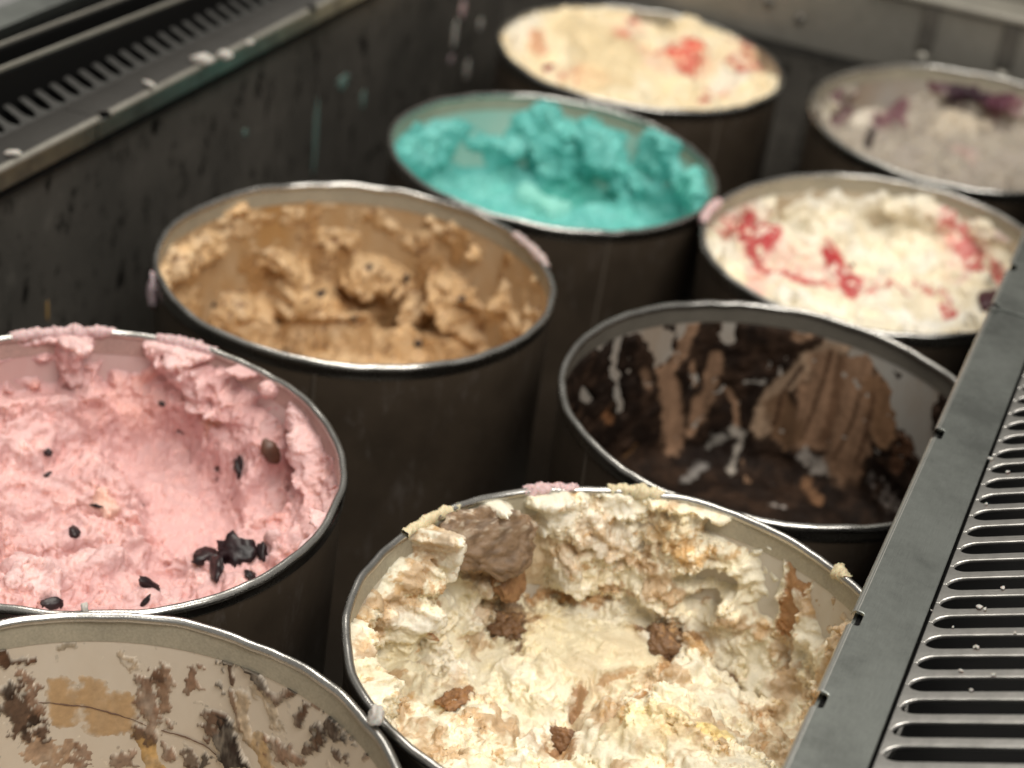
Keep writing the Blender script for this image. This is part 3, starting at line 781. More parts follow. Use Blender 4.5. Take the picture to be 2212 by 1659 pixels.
def chunk(S, root, name, px, size, cols, seed, spin=0., rough=.0009, tip=0., lift=.3, mat=None):
    p, nn, s = S.surf(px)
    nn = nn * 0.6 - np.array(ray(px)) * 0.4; nn /= np.linalg.norm(nn)
    return block(name, p + nn * size[2] * s * lift, nn, tuple(q * s for q in size), root, mat or M_ice, cols, seed, spin, rough, tip)
chunk(SA, r, 'cookie_chunk', (1058, 1165), (104, 64, 13), ((0.25, 0.168, 0.105), (0.16, 0.105, 0.065), (0.55, 0.47, 0.37)), 61, -.15, .0010, .2, -0.1)
chunk(SA, r, 'cookie_chunk', (1090, 1345), (36, 24, 18), (BRN, (0.16, 0.09, 0.05), (0.4, 0.24, 0.11)), 62, .3, .0015, 0, -.6)
chunk(SA, r, 'cookie_chunk', (1425, 1388), (36, 24, 18), (BRN, (0.17, 0.10, 0.055), (0.4, 0.24, 0.11)), 63, -.3, .0014, 0, -.6)
chunk(SA, r, 'caramel_piece', (1102, 1252), (42, 40, 16), ((0.33, 0.18, 0.085), (0.25, 0.13, 0.06)), 64, .25, .0003, -.15, .15, M_film)
chunk(SA, r, 'caramel_piece', (995, 1512), (40, 18, 14), ((0.33, 0.175, 0.08), (0.22, 0.115, 0.055)), 65, -.1, .0014, 0, -.4)
chunk(SA, r, 'caramel_piece', (1210, 1598), (34, 22, 12), ((0.27, 0.15, 0.08), (0.18, 0.095, 0.05)), 66, .2, .0012, 0, -.5)

# ------------------------------------------------------------------ B: pink cherry
PNK = (0.70, 0.43, 0.425); PLT = (0.79, 0.57, 0.57)
r = ice_root('B', 'pink ice cream with dark cherry pieces and a smooth scooped hollow')
SB = Skin('B', 330, 0.052, tilt=(0.02, 0.03), corner=0.03, bumps=[(0.02, 0.005, 0.035, -0.018), (-0.06, -0.07, 0.05, 0.014)])
fb = [
 feat([(15, 800), (110, 800), (160, 785)], 40, clean=1, e=.5), feat([(190, 765), (300, 765)], 24, clean=1, e=.5), feat([(690, 880), (640, 820), (590, 790)], 14, clean=1, e=.5), feat([(0, 840), (100, 845)], 26, clean=1, e=.5), feat([(240, 800), (300, 790)], 34, clean=.97), feat([(250, 840), (290, 860)], 20, clean=.97), feat([(560, 870), (600, 870)], 16, clean=1, e=.5),
 feat([(60, 722), (120, 716), (180, 738)], 20, 5.2, PLT, .6, crumb=0.85), feat([(150, 745), (155, 790)], 26, 6.0, crumb=0.85), feat([(345, 740), (400, 750), (425, 765)], 28, 9.0, PLT, .5, crumb=0.85, warp=.7), feat([(380, 785), (430, 805), (450, 830)], 28, 6.8, PLT, .4, crumb=0.77),
 feat([(530, 772), (547, 802)], 13, 6.0, crumb=0.85), feat([(585, 828), (592, 845)], 12, 6.0, crumb=0.85), feat([(300, 815), (330, 800)], 14, 1, (0.72, 0.36, 0.30), .6), feat([(75, 828)], 11, 1.5, (0.74, 0.38, 0.33), .9),
 feat([(20, 895), (120, 885), (180, 860)], 46, 9.0, crumb=0.33), feat([(85, 960), (40, 1000)], 50, 11.2, crumb=0.68), feat([(150, 945), (130, 905)], 30, 6.0, crumb=0.77), feat([(192, 925), (222, 900)], 29, 6, (0.68, 0.38, 0.36), .7, smooth=1, crumb=0.00),
 feat([(270, 850), (330, 870), (300, 900)], 40, 3, (0.78, 0.46, 0.42), .6, smooth=.5),
 feat([(330, 980), (400, 1050), (420, 1120)], 98, -18, (0.71, 0.44, 0.435), .7, smooth=.9, crumb=0.00, warp=.25), feat([(470, 960), (480, 1030)], 40, -2, smooth=.9, crumb=0.00),
 feat([(530, 905), (505, 960), (575, 955)], 52, 8.2, smooth=.75, crumb=0.07), feat([(440, 870), (475, 885)], 26, 6.8, PLT, .6, crumb=0.85), feat([(480, 820), (500, 850)], 24, 5.2, smooth=.6), feat([(460, 920)], 22, 4, (0.80, 0.52, 0.42), .8, crumb=0.33),
 feat([(640, 905), (690, 975), (692, 1055)], 28, 8.2, PLT, .4, crumb=0.68), feat([(575, 1080), (605, 1040)], 52, -10, smooth=.85, crumb=0.00, warp=.25), feat([(620, 960), (625, 1010)], 25, -4, smooth=1, crumb=0.00),
 feat([(720, 1110), (660, 1170), (600, 1210)], 20, 5, PLT, .7, crumb=0.77, warp=.7), feat([(560, 1150), (610, 1140)], 16, 3, (0.62, 0.28, 0.24), .5),
 feat([(30, 1180), (200, 1190), (270, 1220)], 46, 11.2, crumb=0.36), feat([(50, 1265), (200, 1275)], 46, 9.8, PLT, .4, crumb=0.77), feat([(40, 1090), (170, 1090)], 40, 8.2, crumb=0.26), feat([(20, 1290), (100, 1300)], 30, 6.0, PLT, .9, crumb=0.85),
 feat([(450, 1270), (530, 1235)], 42, 3, crumb=0.33), feat([(180, 1140), (300, 1150)], 16, -5, (0.66, 0.30, 0.27), .5, warp=.8), feat([(220, 1110), (235, 1125)], 22, 5, (0.82, 0.54, 0.46), .9, crumb=0.39), 
 feat([(480, 1150), (470, 1170)], 20, 5, PLT, .7, crumb=0.68), feat([(100, 1085), (130, 1092)], 14, 0, (0.66, 0.36, 0.34), .6),
 feat([(100, 870), (115, 900)], 16, 0, (0.42, 0.18, 0.12), .7, speck=.6)]
SB.build('scooped_mass', M_ice, r, fb, PNK, (0.73, 0.48, 0.475), t0=5, low=4, flake=.9, crumb0=.05, fine=.3, pits=1.6, crumb_amp=.65, terrace=3.5, seed=2, voxel=0.00073, band_clean=True, white=PLT)
M_cherry, _t, _b = nt_mat('dark_cherry'); _n = noise_node(_t, 60, 4); _rr = ramp(_t, _n.outputs[0], [(0.35, (0.006, 0.004, 0.006)), (0.75, (0.035, 0.012, 0.014))]); _t.links.new(_rr.outputs[0], _b.inputs['Base Color']); _b.inputs['Roughness'].default_value = 0.4
bump(_t, _b, _n.outputs[0], 0.5, 0.002)
M_cherry2, _t, _b = nt_mat('brown_cherry'); _n = noise_node(_t, 40, 4); _rr = ramp(_t, _n.outputs[0], [(0.3, (0.04, 0.018, 0.012)), (0.75, (0.20, 0.095, 0.06))]); _t.links.new(_rr.outputs[0], _b.inputs['Base Color']); _b.inputs['Roughness'].default_value = 0.4
def lumps(S, root, name, mat, items, up=0.0):
    for i, (px, a, b, c, spin, rough) in enumerate(items):
        p, nn, s = S.surf(px)
        blob(name, p + nn * (c * s * 0.15), nn, (a * s, b * s, c * s), mat, root, 30 + i, rough, 3, spin)
lumps(SB, r, 'cherry_piece', M_cherry, [
 ((513, 1010), 26, 15, 8, -.5, .7), ((445, 1200), 30, 34, 11, .4, .6), ((505, 1190), 38, 32, 12, -.3, .6), ((470, 1225), 40, 20, 10, 0, .5), ((568, 1188), 11, 22, 9, .3, .4),
 ((540, 1240), 17, 14, 9, 0, .4), ((322, 1262), 13, 34, 12, .1, .4), ((107, 1300), 27, 15, 10, 0, .3), ((163, 1147), 24, 12, 9, -.5, .4), ((104, 1022), 8, 10, 5, 0, .5), ((100, 980), 9, 8, 5, 0, .5), ((347, 876), 8, 5, 4, 0, .4), ((205, 1095), 14, 4, 4, 0, .4), ((313, 1295), 6, 16, 6, 0, .4)])
lumps(SB, r, 'cherry_half', M_cherry2, [((583, 978), 18, 28, 5, .35, .3)])

# ------------------------------------------------------------------ C: tan caramel
TAN = (0.64, 0.43, 0.23)
r = ice_root('C', 'tan caramel ice cream torn into chunks with brown sauce runs')
SC = Skin('C', 260, 0.098, tilt=(0.0, -0.12), corner=0.03)
STN = (0.33, 0.165, 0.05)
fc = [feat([(590, 470), (560, 530)], 30, clean=1), feat([(640, 500), (600, 500)], 22, clean=1), feat([(850, 450), (900, 480)], 36, clean=.85), feat([(1010, 480), (1060, 520)], 30, clean=.8), feat([(1120, 560), (1150, 640)], 30, clean=.9), feat([(430, 640), (470, 620)], 20, clean=1), feat([(770, 480), (800, 440)], 20, clean=.8),
 feat([(400, 480), (470, 450), (540, 430)], 14, flat=1, col=TAN, w=.6, warp=.8), feat([(480, 475), (520, 450)], 14, 5, crumb=.6),
 feat([(375, 575), (420, 545), (440, 530)], 34, 16, crumb=.5), feat([(590, 560), (620, 585), (640, 600)], 30, 23, crumb=.7), feat([(600, 630), (700, 645), (790, 695)], 34, 25, crumb=.5), feat([(765, 580), (850, 590)], 34, 23, crumb=.5, warp=.7),
 feat([(960, 610), (1000, 650)], 38, 21, crumb=.6), feat([(1030, 555)], 18, 14, crumb=.5), feat([(1095, 620), (1090, 660)], 20, 15, crumb=.5), feat([(885, 700), (905, 655)], 24, 21, crumb=.4), feat([(500, 690), (560, 700)], 55, 15, crumb=.5), feat([(740, 750), (650, 720)], 48, 19, crumb=.6, warp=.7), feat([(1000, 720), (960, 760)], 48, 15, crumb=.5), feat([(800, 745), (860, 770)], 40, 17, crumb=.5),
 feat([(820, 660), (850, 690)], 42, -5, (0.42, 0.23, 0.09), .7, smooth=1), feat([(740, 630)], 24, -4, (0.36, 0.18, 0.06), .7),
 feat([(560, 600), (530, 570)], 34, flat=0.9, col=STN, w=0.64, warp=.6), feat([(670, 430), (672, 520), (680, 590)], 20, flat=0.9, col=STN, w=0.60, warp=.6), feat([(740, 540), (720, 590)], 16, flat=0.9, col=STN, w=0.60, warp=.6), feat([(800, 430), (805, 520)], 14, .6, STN, .6), feat([(930, 560), (920, 610)], 32, flat=0.9, col=STN, w=0.56, warp=.6), feat([(1005, 500), (985, 560)], 16, flat=0.9, col=STN, w=0.60, warp=.6), feat([(1100, 540), (1080, 600)], 12, flat=0.9, col=STN, w=0.60, warp=.6), feat([(590, 470), (540, 480)], 8, flat=0.9, col=STN, w=0.60, warp=.6),
 feat([(960, 700), (1000, 690)], 14, flat=0.9, col=STN, w=0.52, warp=.6), feat([(700, 760), (640, 770)], 12, flat=0.9, col=STN, w=0.52, warp=.6), feat([(1020, 660), (1040, 700)], 18, flat=0.9, col=STN, w=0.52, warp=.6)]
SC.build('torn_mass', M_ice, r, fc, (0.60, 0.41, 0.225), (0.67, 0.49, 0.30), t0=2.5, low=5, flake=1.0, crumb0=.2, fine=.5, terrace=4.5, ledge=.6, seed=3, voxel=0.00115, speck_col=(0.22, 0.11, 0.055), band_clean=True, wall_t=2.6)
M_chip, _t, _b = nt_mat('chocolate_chip'); _b.inputs['Base Color'].default_value = (0.03, 0.016, 0.014, 1); _b.inputs['Roughness'].default_value = 0.45
lumps(SC, r, 'chocolate_piece', M_chip, [((692, 632), 9, 14, 6, .3, .3), ((462, 660), 8, 8, 5, 0, .3), ((800, 575), 9, 7, 5, 0, .3), ((880, 600), 9, 9, 5, 0, .3), ((1000, 648), 9, 7, 5, 0, .3), ((765, 690), 7, 7, 5, 0, .3), ((905, 745), 9, 9, 5, 0, .3)])

# ------------------------------------------------------------------ D: chocolate remains
CHO = (0.018, 0.011, 0.008); FLM = (0.33, 0.20, 0.125)
r = ice_root('D', 'dark chocolate ice cream remains smeared over the walls of a nearly empty tub')
SD = Skin('D', 250, 0.115, tilt=(0, 0.0), corner=0.02, top=-0.0138)
fd = [feat([(1290, 740), (1300, 700)], 14, clean=1, e=.2, warp=.8), feat([(1420, 700), (1445, 730)], 16, clean=1, e=.2, warp=.8), feat([(1780, 730), (1830, 740)], 14, clean=1, e=.2, warp=.8), feat([(1950, 780), (2010, 800)], 24, clean=1, e=.2, warp=.8), feat([(1920, 870), (1990, 890), (1985, 960)], 36, clean=1, e=.2, warp=.7), feat([(1345, 705), (1322, 770), (1330, 840), (1340, 890)], 15, clean=1, e=.2, warp=.75), feat([(1365, 690), (1405, 720), (1435, 765)], 27, clean=1, e=.2, warp=.75), feat([(1470, 690), (1480, 720)], 18, clean=1, e=.2, warp=.75), feat([(1565, 680), (1568, 725)], 22, clean=1, e=.2, warp=.75),
 feat([(1850, 755), (1910, 775)], 28, clean=1, e=.2, warp=.75), feat([(1880, 830), (1960, 850), (2010, 835)], 40, clean=1, e=.2, warp=.75), feat([(1950, 900), (2000, 930), (2020, 980)], 32, clean=1, e=.2, warp=.75), feat([(1255, 845), (1270, 860)], 17, clean=1, e=.2), feat([(1830, 790), (1850, 800)], 24, clean=1, e=.2, warp=.75),
 feat([(1495, 700), (1470, 760), (1445, 800)], 14, flat=.25, col=FLM, w=1, smooth=1, e=.3, warp=.4), feat([(1440, 800), (1450, 880), (1452, 960)], 24, flat=.25, col=FLM, w=1, smooth=1, e=.3, warp=.4), feat([(1500, 860), (1490, 930)], 10, flat=.25, col=FLM, w=1, e=.3, warp=.4), feat([(1545, 770), (1530, 840), (1510, 900)], 18, flat=.25, col=FLM, w=.9, e=.3, warp=.4), feat([(1570, 840), (1590, 870), (1590, 930)], 7, flat=.25, col=FLM, w=.9, e=.2), feat([(1495, 780), (1500, 830)], 6, flat=.25, col=FLM, w=.9, e=.2),
 feat([(1830, 725), (1740, 790), (1670, 850), (1645, 925)], 22, flat=.25, col=(0.40, 0.28, 0.19), w=1, smooth=1, e=.3, warp=.4), feat([(1800, 790), (1770, 870), (1745, 935)], 42, flat=.25, col=FLM, w=1, smooth=1, e=.3, warp=.4), feat([(1850, 800), (1845, 900), (1830, 1000)], 46, flat=.25, col=FLM, w=1, smooth=1, e=.3, warp=.4), feat([(1900, 850), (1910, 930)], 34, flat=.25, col=(0.28, 0.16, 0.09), w=1, smooth=1, e=.3, warp=.4), feat([(1690, 880), (1700, 930)], 36, flat=.25, col=(0.20, 0.115, 0.065), w=.9, smooth=1, e=.2),
 feat([(1735, 790), (1690, 850), (1672, 920)], 5, flat=.25, col=(0.06, 0.03, 0.018), w=.9, e=.3), feat([(1795, 760), (1770, 850), (1740, 930)], 4, flat=.25, col=(0.08, 0.04, 0.022), w=.9, e=.3), feat([(1820, 780), (1800, 880), (1780, 950)], 12, flat=.25, col=(0.13, 0.07, 0.04), w=.8, e=.4), feat([(1860, 850), (1840, 920), (1800, 990)], 4, flat=.25, col=(0.08, 0.04, 0.022), w=.8, e=.3), feat([(1890, 850), (1870, 940), (1850, 1000)], 5, flat=.25, col=(0.10, 0.05, 0.03), w=.8, e=.3),
 feat([(1730, 720), (1745, 700)], 18, flat=.25, col=FLM, w=.9, e=.2), feat([(1610, 820), (1650, 822)], 5, flat=.9, col=(0.4, 0.37, 0.33), w=.9, warp=.7, e=.25), feat([(1400, 830), (1390, 800)], 12, flat=.25, col=FLM, w=.6), feat([(1300, 890), (1315, 905)], 12, flat=.25, col=(0.28, 0.13, 0.06), w=.9),
 feat([(1580, 925), (1600, 935), (1590, 980), (1575, 1020)], 9, flat=.9, col=(0.42, 0.38, 0.33), w=.95, warp=.7, e=.25), feat([(1530, 960), (1560, 940)], 12, flat=.9, col=(0.3, 0.28, 0.25), w=.8, warp=.7), feat([(1480, 1040), (1520, 1010)], 12, flat=.9, col=(0.30, 0.28, 0.26), w=.85, warp=.7), feat([(1740, 985), (1770, 1005)], 16, flat=.9, col=(0.42, 0.38, 0.34), w=.85, warp=.7, e=.25), feat([(1745, 1040), (1765, 1085)], 14, flat=.9, col=(0.26, 0.14, 0.075), w=.9, warp=.7), feat([(1600, 1000), (1615, 1050)], 6, 1, FLM, .9), feat([(1905, 1050), (1940, 1085)], 24, flat=.9, col=(0.42, 0.37, 0.34), w=.8, warp=.7, speck=.5), feat([(1940, 1000), (1960, 960)], 20, flat=.9, col=(0.12, 0.06, 0.035), w=.9, warp=.7),
 feat([(1670, 1095), (1690, 1100)], 7, flat=.9, col=(.4, .36, .33), w=.9, warp=.7), feat([(1350, 985), (1370, 960)], 6, flat=.9, col=(.3, .16, .07), w=.8, warp=.7)]
SD.build('wall_smears', M_choc, r, fd, CHO, (0.045, 0.026, 0.017), t0=0.7, low=0.5, flake=.12, crumb0=.06, fine=.3, streak=.35, seed=4, voxel=0.0012)

# ------------------------------------------------------------------ E: mint
MNT = (0.15, 0.54, 0.505)
r = ice_root('E', 'bright turquoise ice cream clinging in steps to a pale tub')
SE = Skin('E', 220, 0.068, tilt=(0, -0.1), corner=0.025)
fe = [feat([(900, 270), (1000, 225), (1150, 215)], 40, clean=1), feat([(1250, 225), (1340, 255)], 30, clean=1), feat([(1400, 265), (1480, 310), (1530, 360)], 16, clean=1), feat([(1000, 330), (1030, 365)], 34, clean=1, e=.2), feat([(1130, 350), (1145, 330)], 26, clean=1, e=.2), feat([(1365, 290), (1370, 340)], 26, clean=1, e=.2), feat([(1480, 345), (1490, 380)], 24, clean=1, e=.2), feat([(1040, 250), (1080, 270)], 34, clean=1),
 feat([(870, 330), (940, 310)], 46, 8, crumb=.5), feat([(1170, 270), (1195, 330), (1210, 400)], 46, 12, crumb=.3), feat([(1105, 305)], 26, 6, crumb=.6), feat([(1290, 290), (1320, 340)], 34, 10, crumb=.6), feat([(1440, 295), (1405, 370)], 40, 10, crumb=.7), feat([(1510, 410)], 40, 6, (0.14, .58, .5), .6, crumb=.6), feat([(950, 400), (1050, 420)], 40, 6, crumb=.6), feat([(1130, 460), (1200, 480)], 24, 10, (0.30, .70, .62), .8, crumb=.6),
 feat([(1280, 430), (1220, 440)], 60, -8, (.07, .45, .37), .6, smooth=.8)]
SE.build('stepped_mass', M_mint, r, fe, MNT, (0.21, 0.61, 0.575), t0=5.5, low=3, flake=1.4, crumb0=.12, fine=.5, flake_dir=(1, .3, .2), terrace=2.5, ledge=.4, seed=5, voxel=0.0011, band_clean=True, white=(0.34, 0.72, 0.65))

# ------------------------------------------------------------------ F: cream with red flecks
r = ice_root('F', 'pale yellow ice cream with red flecks filling the farthest tub')
SF = Skin('F', 180, 0.016, tilt=(0, 0.0), corner=0.012, bumps=[(0.01, 0.02, 0.05, 0.012)])
RED = (0.42, 0.03, 0.035)
ff = [feat([(1420, 120), (1500, 130)], 60, 0, (.80, .5, .36), .6, speck=.35), feat([(1240, 160), (1300, 190)], 40, 0, (.80, .5, .34), .5, speck=.35), feat([(1340, 90), (1380, 60)], 30, 0, (.80, .48, .36), .6, speck=.4), feat([(1440, 125), (1500, 130), (1480, 155)], 30, 0, (.66, .12, .08), .9, speck=.36), feat([(1230, 170), (1290, 185)], 24, 0, (.66, .2, .12), .85, speck=.4), feat([(1640, 140), (1610, 120)], 22, 0, RED, .8, speck=.42), feat([(1150, 90), (1170, 110)], 14, 0, (.66, .3, .18), .7), feat([(1530, 215), (1570, 200)], 16, 0, (.66, .15, .1), .8, speck=.4), feat([(1460, 130), (1500, 110)], 34, 0, (0.66, 0.12, 0.08), .8, speck=.34), feat([(1340, 110), (1345, 90)], 18, 0, (0.66, 0.12, 0.09), .9), feat([(1370, 65)], 14, 0, RED, .85), feat([(1185, 145)], 14, 2, (0.25, 0.02, 0.03), .95), feat([(1600, 140), (1580, 130)], 18, 0, RED, .85, speck=.45), feat([(1260, 170), (1290, 175)], 22, 0, (.72, .30, .17), .8), feat([(1140, 150)], 14, 0, (.75, .4, .3), .6), feat([(1405, 30)], 12, 0, RED, .85), feat([(1600, 80)], 14, 0, RED, .8), feat([(1520, 230)], 12, 0, RED, .85), feat([(1420, 150)], 40, 0, (.8, .5, .36), .5),
 feat([(1480, 40), (1500, 60)], 24, 9, crumb=.9), feat([(1100, 90), (1130, 60)], 30, 5, (.82, .77, .66), .8), feat([(1600, 170), (1560, 190)], 34, 5, (.84, .78, .68), .8), feat([(1250, 80), (1330, 130), (1300, 190)], 60, 5, (.82, .66, .40), .8, smooth=.8)]
SF.build('full_surface', M_ice, r, ff, (0.82, 0.70, 0.48), (0.84, 0.76, 0.58), t0=5, low=7, flake=1.1, crumb0=.25, terrace=4, seed=6, voxel=0.0014)

# ------------------------------------------------------------------ G: white with red streaks
r = ice_root('G', 'white ice cream with red fruit streaks and one dark berry near the vent')
SG = Skin('G', 180, 0.037, tilt=(0.0, -0.08), corner=0.022, bumps=[(0.0, 0.03, 0.03, -0.008)])
RS = (0.48, 0.035, 0.045)
fg = [feat([(1590, 480), (1640, 540), (1690, 590)], 70, 0, (.80, .52, .46), .55, speck=.4), feat([(1740, 590), (1850, 620)], 70, 0, (.80, .52, .46), .55, speck=.4), feat([(2070, 480), (2100, 570)], 60, 0, (.80, .52, .46), .5, speck=.4), feat([(1590, 520), (1640, 560)], 30, 0, RS, .9, speck=.4), feat([(1700, 590), (1790, 620), (1860, 640)], 34, 0, (.62, .13, .12), .85, speck=.42), feat([(2060, 470), (2080, 540)], 30, 0, (.62, .13, .12), .85, speck=.42), feat([(1560, 470), (1545, 500)], 24, 0, RS, .8, speck=.42), feat([(1790, 560), (1830, 590)], 30, 0, (.70, .28, .24), .7, speck=.35), feat([(1900, 640), (1960, 650)], 16, 0, RS, .8, speck=.45), feat([(2100, 560), (2150, 590)], 26, 0, RS, .8, speck=.4), feat([(1600, 490), (1640, 520)], 40, 4, RS, .95, speck=.34), feat([(1540, 450), (1560, 430)], 26, 2, (.75, .3, .3), .7, speck=.4), feat([(1660, 575), (1750, 600)], 30, 2, RS, .95, speck=.36), feat([(1800, 570), (1840, 600), (1830, 640)], 34, 1, RS, .95, speck=.38), feat([(1620, 590), (1640, 620)], 20, 0, (.78, .4, .38), .6), feat([(2080, 500), (2090, 540)], 26, 0, (.72, .25, .24), .8, speck=.34), feat([(1880, 385)], 20, 2, (.45, .1, .1), .7), feat([(2040, 650), (2060, 680)], 14, 0, RS, .95, speck=.4), feat([(1980, 625), (2040, 640)], 14, 0, RS, .7, speck=.5), feat([(2170, 500), (2200, 480)], 24, 2, (.5, .3, .3), .6, speck=.4), feat([(2150, 610)], 30, 0, RS, .7),
 feat([(1870, 450), (1880, 470)], 40, -3, (.86, .82, .70), .5, smooth=.8), feat([(1760, 480), (1800, 520)], 46, 6, crumb=.4), feat([(1980, 470), (2020, 530)], 50, 5, crumb=.4), feat([(1950, 680), (2050, 700)], 40, 6, (.86, .84, .78), .8, crumb=.9), feat([(1700, 640), (1800, 680)], 30, 5, (.86, .83, .76), .7, crumb=.8)]
SG.build('scooped_mass', M_ice, r, fg, (0.83, 0.76, 0.60), (0.86, 0.82, 0.71), t0=5, low=5, flake=1.1, crumb0=.25, terrace=5, seed=7, band_clean=True, voxel=0.0013)
M_berry, _t, _b = nt_mat('dark_berry'); _b.inputs['Base Color'].default_value = (0.06, 0.012, 0.02, 1); _b.inputs['Roughness'].default_value = 0.4
lumps(SG, r, 'berry_piece', M_berry, [((2155, 650), 62, 34, 14, -.3, .25)])

# ------------------------------------------------------------------ H: beige with purple berries, the back shelf's shade put into its colour
r = ice_root('H', 'beige ice cream, darkened as if in shade, with dark purple berry patches at the upper right')
SH = Skin('H', 180, 0.034, tilt=(0, -0.05), corner=0.02)
PUR = (0.13, 0.035, 0.06)
fh = [feat([(2040, 165), (2110, 175), (2190, 190)], 24, 1, (.05, .012, .025), .95), feat([(2090, 205), (2150, 215)], 24, 2, (.035, .01, .02), .95), feat([(1990, 185), (2030, 180)], 14, 0, PUR, .8), feat([(2150, 240), (2200, 230)], 20, 0, (.2, .08, .1), .7), feat([(1800, 200), (1815, 250)], 24, 2, PUR, .8, speck=.34), feat([(1840, 210), (1835, 240)], 16, 1, PUR, .7), feat([(1945, 225), (1930, 260), (1890, 290)], 22, 3, PUR, .85), feat([(2060, 195), (2120, 205), (2170, 205)], 28, 3, (0.03, .01, .02), .95), feat([(2130, 225), (2190, 215)], 20, 2, PUR, .6), feat([(2000, 180), (1990, 190)], 12, 0, PUR, .7), feat([(1880, 300), (1870, 330)], 10, 0, (.03, .02, .02), .9), feat([(2100, 150), (2150, 160)], 20, 2, (.08, .02, .04), .9),
 feat([(1780, 260), (1790, 230)], 20, 7, (.75, .70, .58), .8), feat([(1880, 270), (1850, 290)], 22, 7, (.72, .66, .56), .7, crumb=.7), feat([(2050, 290), (2100, 270)], 40, 5, (.62, .54, .42), .6), feat([(2080, 330)], 30, 0, (.45, .3, .28), .5)]
SH.build('scooped_mass', M_ice, r, fh, (0.34, 0.30, 0.26), (0.38, 0.34, 0.285), t0=4, low=4, flake=.8, crumb0=.2, terrace=4, seed=8, band_clean=True, voxel=0.0014)

